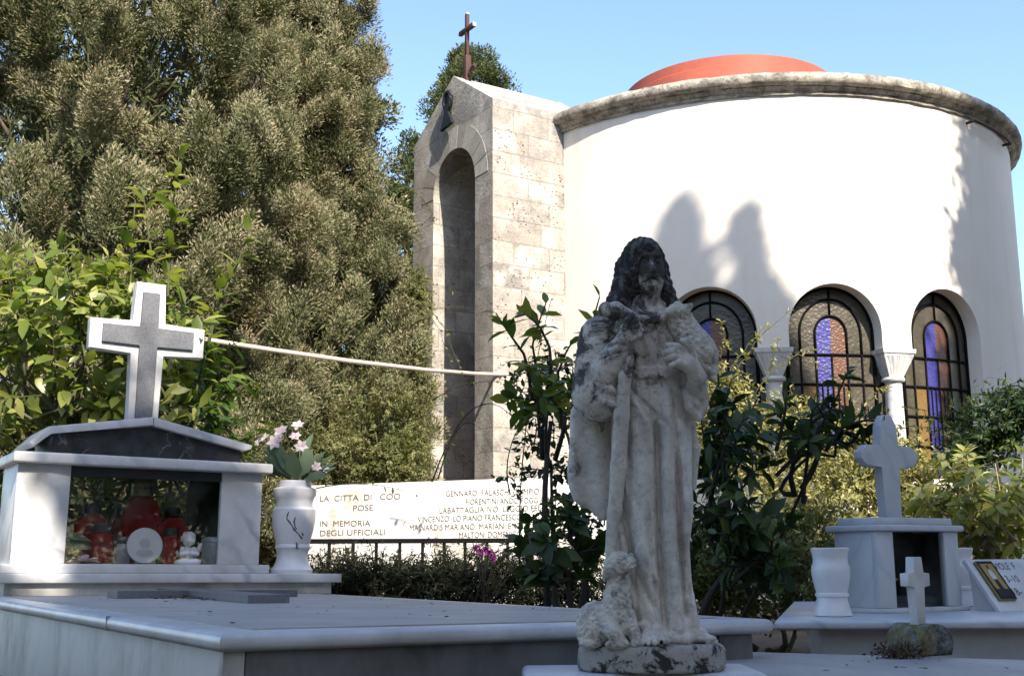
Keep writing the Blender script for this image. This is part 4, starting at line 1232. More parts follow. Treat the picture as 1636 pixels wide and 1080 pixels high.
def make_shrine_bits():
    v = 3.735
    c = t_on(231.5, 871.5, v); r = (t_on(260, 871, v)[0] - t_on(203, 871, v)[0]) / 2
    d = empty('portrait_disc', t_mat(c[0], v, W0 + 0.0005))
    tag(d, 'round white porcelain disc leaning before the heart lantern', 'plaque')
    bm = bmesh.new()
    Ml = Matrix.Translation((0, 0, r + 0.004)) @ Matrix.Rotation(math.pi / 2 - 0.16, 4, 'X')
    for k in range(1): pass
    ol = [(r * math.cos(q), r * math.sin(q)) for q in np.linspace(0, 2 * math.pi, 56, endpoint=False)]
    add_prism(bm, ol, -0.018, 0.0, bevel=0.004, seg=2, which='rim', axis=Ml)
    from_bm('disc', bm, M_PORC, d, angle=40)
    bm = bmesh.new()
    add_prism(bm, [(0.3 * r * math.cos(q), 0.28 * r * math.sin(q) + 0.1 * r) for q in np.linspace(0, 2 * math.pi, 30, endpoint=False)], 0.0005, 0.0012, axis=Ml)
    add_prism(bm, [(0.5 * r * math.cos(q), 0.22 * r * math.sin(q) - 0.45 * r) for q in np.linspace(0, 2 * math.pi, 30, endpoint=False)], 0.0005, 0.0012, axis=Ml)
    from_bm('faded_picture', bm, plain('faded_print', (0.58, 0.57, 0.60), 0.4), d)
    box('stand', (-0.4 * r, 0.02, 0), (0.72 * r, 0.05, 0.5 * r), M_PORC, d, 0.003)
    # grey box with a blue lid
    c = t_on(194, 897, 3.80); w = 0.075
    g = empty('candle_box', t_mat(c[0], 3.80, W0 + 0.0005))
    tag(g, 'narrow grey box with a dark blue lid left of the white disc', 'box')
    hh = t_on(194, 868, 3.80)[2] - W0
    box('box_body', (-w / 2, -0.03, 0), (w / 2, 0.03, hh), M_GREYBOX, g, 0.006)
    box('box_lid', (-w / 2 - 0.006, -0.034, hh + 0.0005), (w / 2 + 0.006, 0.034, hh + 0.035), M_BLUELID, g, 0.008)
    # canister on the right
    c = t_on(337, 897, 3.76)
    g = empty('canister', t_mat(c[0], 3.76, W0 + 0.0005))
    tag(g, 'pale lidded canister by the right shrine pillar', 'canister')
    hh = t_on(337, 866, 3.76)[2] - W0
    lathe('canister_body', [(0.045, 0), (0.05, 0.004), (0.054, hh)], M_GREYBOX, g, 28)
    lathe('canister_lid', [(0.058, hh + 0.0005), (0.06, hh + 0.012), (0.045, hh + 0.018), (0.04, hh + 0.028)], M_GREYBOX, g, 28)
    # artificial lily on the left
    rng = np.random.default_rng(9)
    c = t_on(122, 897, 3.725)
    g = empty('silk_lily', t_mat(c[0], 3.725, W0 + 0.0005))
    tag(g, 'faded artificial lily with a broad leaf inside the left of the shrine', 'flower')
    lv = Leaves()
    lv.add(np.array([(-0.07, 0.0, 0.135), (-0.06, 0.01, 0.12)]), np.array([(1, 0.1, 0.02), (1, -.1, -0.22)]), np.array([(0, -0.5, 1.0), (0, -1, 0.6)]), np.array([0.15, 0.14]), np.array([0.09, 0.08]), np.array([0.9, 0.8]))
    lv.build('broad_leaf', M_SILK, g)
    pt = Leaves()
    a = np.linspace(0.1, 3.0, 7)
    pt.add(np.tile([0.03, 0, 0.008], (7, 1)), np.c_[np.cos(a), -0.4 + 0 * a, 0.30 * np.sin(a)], np.tile([0, -0.3, 1.0], (7, 1)), np.full(7, 0.085), np.full(7, 0.05), np.full(7, 1.0))
    pt.build('petals', M_PETAL, g)
    tube('flower_stem', [(-0.06, 0.0, 0.0), (-0.055, 0.0, 0.07), (-0.07, 0, 0.135)], 0.004, M_TWIG, g)
    # cherub
    v = 3.745
    c = t_on(299, 898, v); k = (t_on(299, 849, v)[2] - W0) / 50.0
    s = Sculpt((-24, -18, -1), (26, 18, 54), 0.8)
    s.ell((0, 0, 3), (20, 13, 6), 3); s.ell((-8, -8, 4), (10, 6, 5), 3); s.ell((9, -8, 4), (10, 6, 5), 3)
    s.ell((-1, 0, 16), (9.5, 8, 12), 4); s.ell((0, -5, 14), (7, 5, 7), 3)
    s.ell((0, -1, 38), (10.5, 10, 11), 2); s.ell((0, -10, 36), (2, 2.5, 2), 1.5); s.ell((-5, -7, 34), (3.5, 3, 3), 2); s.ell((5, -7, 34), (3.5, 3, 3), 2)
    for q in range(16):
        a = q * 2.4
        hz = 0.95 - 0.075 * q; hr = math.sqrt(max(0.0, 1 - hz * hz))
        if hz < 0.35 and math.cos(a) < -0.3: continue
        s.ell((9 * hr * math.sin(a), 1 + 9 * hr * math.cos(a), 39 + 9 * hz), (3.3, 3.3, 3.1), 1.5)
    s.chain([(-9, -2, 23), (-12, -8, 16), (-3, -11, 17)], [4, 3.4, 3], 2); s.chain([(9, -2, 23), (12, -8, 16), (3, -11, 17)], [4, 3.4, 3], 2)
    s.ell((17, 5, 21), (4, 3, 13), 2, ry=0.5); s.ell((20, 5, 25), (3, 2.5, 9), 1.5, ry=0.35); s.ell((-17, 6, 19), (4, 3, 9), 2, ry=-0.5)
    o = s.mesh('cherub', k, M_PORC)
    o.matrix_world = t_mat(c[0], v, W0 + 0.0005)
    tag(o, 'small white cherub figurine with wings seated in the shrine', 'figurine')
make_shrine_bits()
# ------------------------------------------------------------------ flat marble slabs in the foreground
def make_near_slabs():
    r = empty('grave_slab', loc=(0.3, 2.6, 0))
    tag(r, 'marble slab with rounded edge carrying the shepherd statue', 'grave slab')
    pts = [(0.024, 2.652), (0.569, 2.668), (0.56, 2.92), (0.02, 2.90)]
    pts = [(x - 0.3, y - 2.6) for x, y in pts]
    prism('slab_top', pts, 0.170, 0.215, M_EDGE, r, 0.016, 4, which='rim', angle=60)
    prism('plinth_block', [(-0.24, 0.075), (0.235, 0.085), (0.22, 0.28), (-0.24, 0.27)], 0.0, 0.1695, M_PANEL, r)
    r = empty('grave_slab', loc=(1.4, 2.5, 0))
    tag(r, 'dusty flat grave slab at the lower right carrying the small white cross', 'grave slab')
    a, b = PZ(1150, 1039, 0.18), PZ(1760, 1057, 0.18)
    d = (b - a); d /= np.linalg.norm(d)
    q = np.array([d[1], -d[0], 0])
    e1, e2 = a + q * 1.6, b + q * 1.6
    prism('slab_top', [(p[0] - 1.4, p[1] - 2.5) for p in (a, e1, e2, b)], 0.137, 0.18, M_SLAB, r, 0.01, 3, which='rim', angle=60)
    prism('slab_base', [((p[0]) * 0.97 - 1.36, (p[1]) * 0.985 - 2.46) for p in (a, e1, e2, b)], 0.0, 0.1365, M_PANEL, r)
make_near_slabs()

# ------------------------------------------------------------------ shepherd statue, carved in pixels of the photograph then scaled
SS = 2.775 / F_PX
ST_LOC = (0.3175, 2.785, 0.2155)
def gauss_ridges(rows, amp_front=True):
    """rows: (polyline of (x, z)), width, height"""
    def f(X, Y, Z, q):
        d = np.zeros_like(X)
        front = np.clip((q[1] + 8 - Y) / 30, 0, 1)
        for pl, w, h in rows:
            zs = np.array([p[1] for p in pl], float); xs = np.array([p[0] for p in pl], float)
            o = np.argsort(zs)
            x0 = np.interp(Z, zs[o], xs[o])
            fade = np.clip((Z - zs.min()) / 18 + 0.5, 0, 1) * np.clip((zs.max() - Z) / 22 + 0.35, 0, 1)
            d -= h * np.exp(-((X - x0) / w) ** 2) * fade * front
        d += 0.7 * np.sin(X * 0.21 + Z * 0.05 + 2 * np.sin(Z * 0.03)) * np.sin(Y * 0.13 + Z * 0.021)
        return d
    return f
def make_statue():
    root = empty('statue', loc=ST_LOC)
    tag(root, 'weathered stone shepherd statue in robe with lambs and black stained long hair', 'statue')
    X = lambda px: px - 1030.0
    Z = lambda py: 1068.0 - py
    wob = lambda a: (lambda x, y, z: a * (np.sin(x * .31 + z * .17) * np.sin(y * .27 + 1) + .6 * np.sin(z * .41 + x * .23 + 2)))
    # ---------- the robed figure
    s = Sculpt((-125, -95, 30), (105, 80, 702), 2.0)
    ridges = gauss_ridges([
        ([(X(1062), Z(640)), (X(1060), Z(800)), (X(1063), Z(900)), (X(1072), Z(1015))], 9, 11),
        ([(X(1080), Z(690)), (X(1088), Z(800)), (X(1092), Z(930)), (X(1100), Z(1010))], 8, 8),
        ([(X(1012), Z(640)), (X(1015), Z(760)), (X(1018), Z(880)), (X(1030), Z(1000))], 13, 8),
        ([(X(1046), Z(690)), (X(1046), Z(800)), (X(1045), Z(900)), (X(1050), Z(1010))], 5, -14),
        ([(X(1076), Z(740)), (X(1077), Z(860)), (X(1082), Z(990))], 4, -8),
        ([(X(1000), Z(700)), (X(1000), Z(830)), (X(1008), Z(1000))], 4, -7),
        ([(X(1028), Z(820)), (X(1030), Z(900)), (X(1042), Z(1000))], 4, -6),
        ([(X(994), Z(740)), (X(999), Z(805)), (X(1018), Z(880)), (X(1043), Z(945))], 6, 7), ([(X(990), Z(800)), (X(996), Z(860)), (X(1012), Z(930)), (X(1036), Z(985))], 5, -7), ([(X(985), Z(860)), (X(992), Z(920)), (X(1010), Z(985))], 6, 6),
        ([(X(1088), Z(800)), (X(1086), Z(840)), (X(1084), Z(870))], 13, 7), ([(X(1100), Z(850)), (X(1092), Z(900)), (X(1090), Z(960))], 5, -6),
        ([(X(1003), Z(632)), (X(1020), Z(655)), (X(1042), Z(675)), (X(1062), Z(698))], 4.5, -6),
        ([(X(1003), Z(650)), (X(1018), Z(672)), (X(1032), Z(700)), (X(1038), Z(735))], 4.5, 5),
        ([(X(1032), Z(622)), (X(1030), Z(660)), (X(1036), Z(690))], 4, 4),
        ([(X(1012), Z(560)), (X(1016), Z(585)), (X(1022), Z(604))], 4, 5),
        ([(X(1022), Z(535)), (X(1027), Z(570)), (X(1030), Z(602))], 3.5, -5),
        ([(X(1041), Z(528)), (X(1040), Z(565)), (X(1039), Z(602))], 4, 5),
        ([(X(1056), Z(535)), (X(1053), Z(570)), (X(1050), Z(602))], 3.5, -4),
        ([(X(1072), Z(640)), (X(1073), Z(680)), (X(1074), Z(720))], 3, -5)])
    s.tower([(40, X(1048), 0, 62, 52), (58, X(1047), 0, 63, 52), (85, X(1041), 0, 57, 47), (120, X(1037), 0, 56, 45), (190, X(1037), 0, 60, 45), (268, X(1040), 0, 64, 46), (368, X(1042), 0, 64, 46), (425, X(1041), 0, 60, 45),
             (446, X(1041), 0, 54, 42), (458, X(1041), 0, 53, 41), (485, X(1042), 0, 60, 43), (515, X(1043), -1, 66, 44), (540, X(1036), 0, 70, 42), (556, X(1034), 2, 60, 36), (570, X(1036), 3, 38, 28), (584, X(1038), 3, 22, 22)], 10, ridges, 2.3)
    # belt
    s.tower([(446, X(1041), -2, 52, 43), (449, X(1041), -2, 55, 45.5), (463, X(1041), -2, 55, 45.5), (466, X(1041), -2, 52, 43)], 2)
    # hem flare and gathered edge
    s.chain([(X(992), -36, Z(1004)), (X(1015), -50, Z(1001)), (X(1040), -54, Z(1008)), (X(1052), -54, Z(1020)), (X(1078), -54, Z(1023)), (X(1106), -36, Z(1014)), (X(1112), -10, Z(1012))], [5, 6, 6, 7, 7, 7, 6], 7)
    # feet with toes
    s.ell((X(1028), -60, Z(1018)), (21, 30, 11), 5)
    for i in range(5): s.ell((X(1010 + i * 9), -89 + 2.2 * abs(i - 3), Z(1023 - (2 if i == 4 else 0))), (4.4 + (1.4 if i == 4 else 0), 8, 5.5), 1.5)
    s.ell((X(1108), -38, Z(1021)), (20, 18, 7), 4, rz=-0.5)
    for i in range(4): s.ell((X(1112 + i * 5), -50 + i * 5, Z(1026)), (4, 6, 4.5), 1.2)
    # neck and head
    s.cone((X(1042), 0, Z(520)), (X(1042), -4, Z(462)), 25, 22, 9)
    s.ell((X(1042), -14, Z(438)), (27, 33, 42), 8)
    s.ell((X(1043), -22, Z(462)), (20, 22, 20), 8)                     # jaw and beard
    s.ell((X(1043), -40, Z(472)), (11, 9, 10), 6)                      # chin
    s.ell((X(1043), -42, Z(420)), (20, 6, 5), 4)                       # brow
    s.ell((X(1034), -46, Z(430)), (7.5, 6, 5), 3, cut=True); s.ell((X(1054), -46, Z(430)), (7.5, 6, 5), 3, cut=True)
    s.ell((X(1034), -41, Z(430.5)), (5, 4, 3.4), 1.5); s.ell((X(1054), -41, Z(430.5)), (5, 4, 3.4), 1.5)
    s.chain([(X(1044), -43, Z(424)), (X(1044.5), -50, Z(440)), (X(1045), -55, Z(448))], [3.4, 4.2, 5.6], 2.5)
    s.ell((X(1040), -49, Z(449)), (3.2, 4, 3), 2); s.ell((X(1050), -49, Z(449)), (3.2, 4, 3), 2)
    s.chain([(X(1028), -40, Z(464)), (X(1036), -48, Z(457)), (X(1044), -51, Z(455))], [3, 4, 3.4], 2); s.chain([(X(1060), -40, Z(464)), (X(1053), -48, Z(457)), (X(1045), -51, Z(455))], [3, 4, 3.4], 2)
    s.ell((X(1044), -50, Z(461)), (8, 4, 1.6), 1.2, cut=True)
    s.ell((X(1044), -47, Z(465)), (7, 4, 2.6), 1.5)
    s.ell((X(1029), -32, Z(447)), (8, 8, 9), 5); s.ell((X(1058), -32, Z(447)), (8, 8, 9), 5)
    # shoulders, arms
    s.ell((X(968), 2, Z(535)), (34, 33, 26), 12); s.ell((X(1088), 2, Z(535)), (26, 31, 27), 12)
    s.cone((X(955), 0, Z(552)), (X(948), -14, Z(645)), 29, 35, 10, bump=wob(0.9))
    s.cone((X(948), -22, Z(648)), (X(984), -50, Z(580)), 30, 19, 8)
    s.ell((X(965), -18, Z(655)), (38, 34, 30), 10, bump=wob(1.5))
    s.chain([(X(958), -48, Z(620)), (X(972), -56, Z(640)), (X(992), -42, Z(655))], [5, 6, 5], 4)
    for q in range(4):
        s.chain([(X(928 + 6 * q), -18 - 9 * q, Z(600 + 14 * q)), (X(940 + 8 * q), -38 - 6 * q, Z(626 + 12 * q)), (X(962 + 8 * q), -46 - 3 * q, Z(640 + 9 * q))], [3, 4.5, 3.5], 3)
    s.chain([(X(940), -40, Z(605)), (X(952), -50, Z(622)), (X(976), -58, Z(612))], [4, 5, 4], 4)
    # right hand of the figure, gripping the cloak at the breast
    s.cone((X(982), -50, Z(585)), (X(994), -57, Z(560)), 15, 12, 5)
    s.ell((X(1001), -58, Z(548)), (14, 10, 15), 4, ry=0.5)
    for i, (tx, ty) in enumerate(((1019, 528), (1024, 536), (1024, 545), (1020, 554))):
        kx, ky = 1009 + i * 1.5, 534 + i * 7.5
        s.chain([(X(kx - 5), -62, Z(ky + 6)), (X(kx + 5), -68, Z(ky)), (X(tx), -60, Z(ty + 2))], [5.0, 4.8, 3.8], 1.2)
    s.chain([(X(995), -62, Z(548)), (X(1000), -68, Z(532)), (X(1010), -66, Z(522))], [5.5, 5, 4], 2)
    # the other arm: sleeve, forearm and the hand that carries the lamb
    s.cone((X(1096), 4, Z(545)), (X(1112), -6, Z(640)), 24, 22, 8)
    s.cone((X(1112), -12, Z(662)), (X(1108), -52, Z(622)), 19, 14, 6)
    s.ell((X(1108), -18, Z(655)), (21, 26, 32), 7, bump=wob(1.8))
    s.chain([(X(1092), -38, Z(640)), (X(1096), -44, Z(668)), (X(1112), -34, Z(684))], [5, 6, 6], 4)
    s.chain([(X(1122), -30, Z(630)), (X(1124), -34, Z(662)), (X(1112), -34, Z(682))], [5, 5, 6], 4)
    s.cone((X(1112), -56, Z(622)), (X(1096), -66, Z(602)), 13, 14, 5)
    s.ell((X(1090), -67, Z(594)), (20, 11, 17), 4, ry=-0.6)
    for i, (kx, ky, tx, ty) in enumerate(((1076, 576, 1063, 570), (1072, 583, 1059, 581), (1073, 592, 1061, 592), (1078, 601, 1067, 602))):
        s.chain([(X(kx + 12), -72, Z(ky + 5)), (X(kx), -79, Z(ky)), (X(tx), -70, Z(ty + 3)), (X(tx + 3), -60, Z(ty + 8))], [5.6, 5.4, 4.6, 3.8], 1.2)
    s.chain([(X(1100), -72, Z(590)), (X(1094), -80, Z(574)), (X(1084), -80, Z(567))], [6, 5.2, 4.2], 2)
    s.mesh('robed_figure', SS, M_STATUE, root)
    # ---------- cloak
    s = Sculpt((-136, -72, 212), (96, 70, 585), 2.0)
    def cdisp(Xx, Yy, Zz, q):
        return 2.2 * np.sin((Xx + 120) * 0.16 + Zz * 0.012) + 1.1 * np.sin(Zz * 0.05 + Xx * .08)
    L = [(228, 962, 984), (240, 945, 986), (258, 922, 986), (280, 911, 986), (305, 908, 986), (340, 912, 985), (380, 916, 984), (430, 922, 984), (470, 928, 985), (505, 933, 990), (530, 940, 1000), (548, 950, 1005), (562, 968, 1006)]
    s.tower([(z, X((a + b) / 2), 22 - (6 if z > 470 else 0), (b - a) / 2, 20 if z < 480 else 30) for z, a, b in L], 6, cdisp, 2.6)
    s.tower([(z, X(1040), 38, 62 if z < 520 else 52, 16) for z in (232, 300, 400, 480, 520, 550)], 8, cdisp, 2.6)
    s.chain([(X(1108), 10, Z(690)), (X(1112), 8, Z(730)), (X(1108), 12, Z(790))], [7, 8, 5], 6)
    s.chain([(X(1004), -50, Z(590)), (X(996), -56, Z(620)), (X(990), -50, Z(680)), (X(984), -42, Z(760)), (X(977), -38, Z(830)), (X(972), -36, Z(852))], [8, 10, 12, 12.5, 11, 9], 6, flat=0.85)
    s.chain([(X(1010), -50, Z(524)), (X(1030), -48, Z(527)), (X(1060), -46, Z(524)), (X(1078), -40, Z(512)), (X(1086), -20, Z(500))], [6, 6, 6, 7, 8], 4)
    s.chain([(X(1010), -50, Z(522)), (X(985), -40, Z(508)), (X(972), -15, Z(504)), (X(980), 15, Z(505))], [8, 11, 12, 12], 6)
    s.chain([(X(1086), -18, Z(500)), (X(1088), 10, Z(502)), (X(1060), 28, Z(505)), (X(1000), 28, Z(505))], [9, 10, 12, 12], 6)
    s.mesh('cloak', SS, M_STATUE, root)
    # ---------- staff-like hanging edge below the cloak
    s = Sculpt((-74, -58, 150), (-30, -18, 232), 2.0)
    s.chain([(X(973), -36, Z(845)), (X(970), -36, Z(890)), (X(969), -34, Z(905))], [9.5, 9, 8], 3)
    s.mesh('cloak_edge', SS, M_STATUE, root)
    # ---------- hair
    s = Sculpt((-62, -62, 530), (64, 62, 702), 1.7)
    strand = lambda x, y, z: 1.5 * np.sin(np.arctan2(y + 4, x - 4) * 17 + z * 0.07 + 1.2 * np.sin(z * .09)) + 0.7 * np.sin(z * .5 + x * .4)
    s.ell((X(1034), -4, Z(433)), (38, 42, 53), 5, bump=strand)
    s.chain([(X(1004), -2, Z(430)), (X(1000), -8, Z(465)), (X(992), -14, Z(495)), (X(990), -18, Z(515))], [15, 17, 19, 15], 8, bump=strand)
    s.chain([(X(1066), -4, Z(430)), (X(1070), -12, Z(460)), (X(1073), -18, Z(480)), (X(1080), -18, Z(496))], [10, 9, 10, 9], 6, bump=strand)
    s.chain([(X(1036), 30, Z(440)), (X(1036), 32, Z(510))], [32, 30], 8, bump=strand)
    s.ell((X(1044), -44, Z(450)), (22, 34, 36), 4, cut=True)
    s.ell((X(1036), -30, Z(408)), (24, 14, 18), 8, bump=strand)
    s.mesh('hair', SS, M_HAIR, root)
    # ---------- lamb in the arm
    s = Sculpt((20, -92, 412), (124, 20, 590), 1.8)
    wool = lambda x, y, z: 1.8 * np.sin(x * .45 + 1.3 * np.sin(z * .3)) * np.sin(z * .42 + y * .4) * np.sin(y * .45 + 1)
    s.cone((X(1086), -38, Z(528)), (X(1120), -42, Z(585)), 23, 27, 8, bump=wool)
    s.cone((X(1118), -36, Z(575)), (X(1128), -34, Z(600)), 25, 15, 8, bump=wool)
    s.ell((X(1084), -50, Z(516)), (19, 17, 15), 6, bump=wool)
    s.cone((X(1078), -58, Z(514)), (X(1066), -64, Z(519)), 10, 7.5, 5)
    s.ell((X(1098), -54, Z(510)), (6, 5, 11), 2, ry=0.9)
    s.chain([(X(1132), -44, Z(592)), (X(1138), -48, Z(610)), (X(1134), -52, Z(622))], [8, 6.5, 6], 4)
    s.chain([(X(1112), -56, Z(600)), (X(1128), -56, Z(612)), (X(1134), -54, Z(624))], [7, 6, 5], 4)
    s.mesh('carried_lamb', SS, M_WOOL, root)
    # ---------- lamb sitting at the feet
    s = Sculpt((-128, -98, 30), (-4, 50, 196), 1.8)
    s.ell((X(946), -30, Z(1000)), (31, 40, 36), 8, bump=wool)
    s.ell((X(938), -44, Z(1012)), (24, 28, 24), 8, bump=wool)
    s.cone((X(972), -50, Z(1000)), (X(980), -50, Z(935)), 27, 18, 10, bump=wool)
    s.ell((X(978), -54, Z(911)), (21, 23, 22), 6, bump=lambda x, y, z: 0.6 * wool(x, y, z))
    s.cone((X(986), -64, Z(906)), (X(996), -72, Z(912)), 13, 9, 6)
    s.ell((X(996), -70, Z(905)), (10, 10, 7), 4)
    s.ell((X(1000), -78, Z(917)), (7, 5, 1.5), 1, cut=True); s.ell((X(986), -78, Z(902)), (4, 4, 3), 1.5, cut=True)
    s.ell((X(960), -62, Z(922)), (6, 7, 14), 3, ry=0.2)
    s.ell((X(1000), -42, Z(898)), (5, 7, 6), 3)
    s.chain([(X(958), -66, Z(1000)), (X(968), -84, Z(1010)), (X(982), -80, Z(1024))], [13, 10, 8], 5)
    s.ell((X(972), -82, Z(1026)), (18, 12, 7), 4)
    s.chain([(X(992), -58, Z(985)), (X(1000), -66, Z(1012)), (X(1002), -74, Z(1024))], [11, 9, 8], 5)
    s.ell((X(1001), -78, Z(1027)), (9, 11, 6), 3)
    s.ell((X(934), -66, Z(1026)), (18, 12, 7), 4)
    s.mesh('seated_lamb', SS, M_WOOL, root)
    # ---------- plinth
    s = Sculpt((-122, -108, -2), (122, 84, 46), 2.0)
    s.tower([(0, 0, -12, 108, 78), (4, 0, -12, 111, 80), (30, 0, -12, 111, 80), (36, 0, -12, 108, 78), (40, 0, -12, 103, 73)], 1, lambda x, y, z, q: 1.4 * np.sin(np.arctan2(y, x) * 5) + .7 * np.sin(np.arctan2(y, x) * 13 + z * .1), 2.5)
    s.mesh('plinth', SS, M_PLINTH, root)
make_statue()

# ------------------------------------------------------------------ the right tomb and what stands on it
TZ = 0.26
def make_right_tomb():
    root = empty('tomb', loc=(1.5, 4.4, 0))
    tag(root, 'pale marble tomb platform under the grey cross shrine on the right', 'tomb')
    pts = [(0.86, 3.93), (3.4, 3.86), (3.4, 5.6), (1.32, 5.6)]
    prism('slab_top', [(x - 1.5, y - 4.4) for x, y in pts], TZ - 0.03, TZ, M_MARBLE2, root, 0.011, 4, which='rim', angle=60)
    ins = [(1.03, 3.985), (3.36, 3.92), (3.36, 5.55), (1.38, 5.55)]
    prism('side_panel', [(x - 1.5, y - 4.4) for x, y in ins], 0.0, TZ - 0.0305, M_PANEL2, root)
M_PANEL2 = marble('grey_tomb_panel', (0.50, 0.51, 0.53), (0.38, 0.40, 0.43), 2.4, 0.5, (0.36, 0.35, 0.35), 0.5)
make_right_tomb()
F2 = PZ(1408, 980, TZ)
C2, S2 = math.cos(R_(30)), math.sin(R_(30))
def make_right_shrine():
    M = Matrix(((C2, -S2, 0, F2[0]), (S2, C2, 0, F2[1]), (0, 0, 1, TZ + 0.0005), (0, 0, 0, 1)))
    root = empty('grave_shrine', M)
    tag(root, 'small blue grey marble shrine with dark glazed front on the right tomb', 'shrine')
    D, W = 0.24, 0.448
    prism('base', [(-0.012, -0.012), (W + 0.03, -0.012), (W + 0.03, D), (-0.012, D)], 0, 0.017, M_MARBLE2, root, 0.003, 2)
    z0, z1 = 0.0175, 0.300
    box('pillar', (0.0, 0.0, z0), (0.088, 0.028, z1), M_MARBLE2, root, 0.004)
    box('pillar', (0.367, 0.0, z0), (W, 0.028, z1), M_MARBLE2, root, 0.004)
    box('side_panel', (0.004, 0.0285, z0), (0.024, D - 0.02, z1), M_MARBLE2, root, 0.002)
    box('side_panel', (W - 0.024, 0.0285, z0), (W - 0.004, D - 0.02, z1), M_MARBLE2, root, 0.002)
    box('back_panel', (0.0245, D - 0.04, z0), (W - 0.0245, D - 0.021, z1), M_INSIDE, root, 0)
    box('shade_lining', (W - 0.028, 0.029, z0), (W - 0.0245, D - 0.041, z1 - 0.001), M_INSIDE, root, 0)
    box('shade_lining', (0.0245, 0.029, z0 - 0.0003), (W - 0.0285, D - 0.041, z0 + 0.002), M_INSIDE, root, 0)
    dr = box('glass_door', (0.0885, 0.012, z0 + 0.001), (0.3665, 0.0155, z1 - 0.001), M_GLASS, root, 0)
    box('door_edge', (0.0885, 0.008, z0 + 0.001), (0.092, 0.0118, z1 - 0.001), M_GREYBOX, dr, 0)
    box('hinge', (0.088, 0.004, 0.118), (0.104, 0.0078, 0.126), M_GOLD, dr, 0.001)
    prism('cornice', [(-0.014, -0.016), (W + 0.018, -0.016), (W + 0.018, D + 0.006), (-0.014, D + 0.006)], 0.3005, 0.324, M_MARBLE2, root, 0.007, 3, which='rim')
    prism('roof_slab', [(0.012, 0.012), (W - 0.012, 0.012), (W - 0.012, D - 0.03), (0.012, D - 0.03)], 0.3245, 0.352, M_MARBLE2, root, 0.005, 2)
    # framed picture and bottle standing inside
    pf = empty('photo_frame', M @ Matrix.Translation((0.15, 0.12, z0 + 0.004)) @ Matrix.Rotation(0.15, 4, 'Z'))
    tag(pf, 'small framed picture standing inside the dark right shrine', 'picture frame')
    box('frame', (-0.045, 0, 0), (0.045, 0.008, 0.085), M_INSIDE, pf, 0.002)
    box('picture', (-0.036, -0.0015, 0.01), (0.036, -0.0005, 0.075), M_GREYBOX, pf, 0)
    vs = empty('glass_lantern', M @ Matrix.Translation((0.30, 0.11, z0 + 0.003)))
    tag(vs, 'small dark lantern with brass rim inside the right shrine', 'lantern')
    lathe('lantern_body', [(0.02, 0), (0.026, 0.006), (0.026, 0.06), (0.02, 0.07)], M_DARKCAP, vs, 20)
    lathe('lantern_cap', [(0.021, 0.0705), (0.023, 0.074), (0.021, 0.09)], M_GOLD, vs, 20)
    # grey cross on the roof
    Mx = M @ Matrix.Translation((0.272, 0.155, 0.3525))
    o = empty('marble_cross', Mx)
    tag(o, 'grey blue marble cross with chamfered pointed ends on the right shrine', 'cross')
    def up(x): return x
    w, aw, t = 0.047, 0.160, 0.415
    pts = [(-w, -0.0), (w, 0.0), (w, 0.207), (aw - 0.03, 0.207), (aw, 0.236), (aw, 0.262), (aw - 0.03, 0.291), (w, 0.291), (w, 0.372), (0.020, 0.415), (-0.020, 0.415), (-w, 0.372), (-w, 0.291), (-aw + 0.03, 0.291), (-aw, 0.262), (-aw, 0.236), (-aw + 0.03, 0.207), (-w, 0.207)]
    prism('cross_body', pts, -0.04, 0.0, M_MARBLE2, o, 0.004, 2, axis=UPRIGHT)
make_right_shrine()
def right_vase(px, ybot, ytop, Y, label):
    b = P(px, ybot, Y); b[2] = TZ + 0.0005
    k = (P(px, ytop, Y)[2] - TZ) / 110.0
    prof = [(27, 0), (31, 1), (31, 5), (28, 14), (25, 24), (24.5, 30), (27, 32), (27, 36), (25, 38), (28, 50), (30.5, 62), (31.5, 72), (31, 80), (28.5, 84), (28, 92), (29, 100), (31, 107), (31, 109), (29, 110), (26, 110), (25, 100)]
    root = empty('stone_vase', loc=b)
    tag(root, label, 'vase', 'empty white vases flanking the right shrine')
    lathe('vase_body', [(r * k, z * k) for r, z in prof], M_PORC, root, 40, angle=35)
right_vase(1331, 984, 875, PZ(1331, 984, TZ)[1], 'empty white vase standing left of the blue grey shrine')
right_vase(1534, 972, 875, 5.0, 'white vase half hidden behind the inscribed plaque')

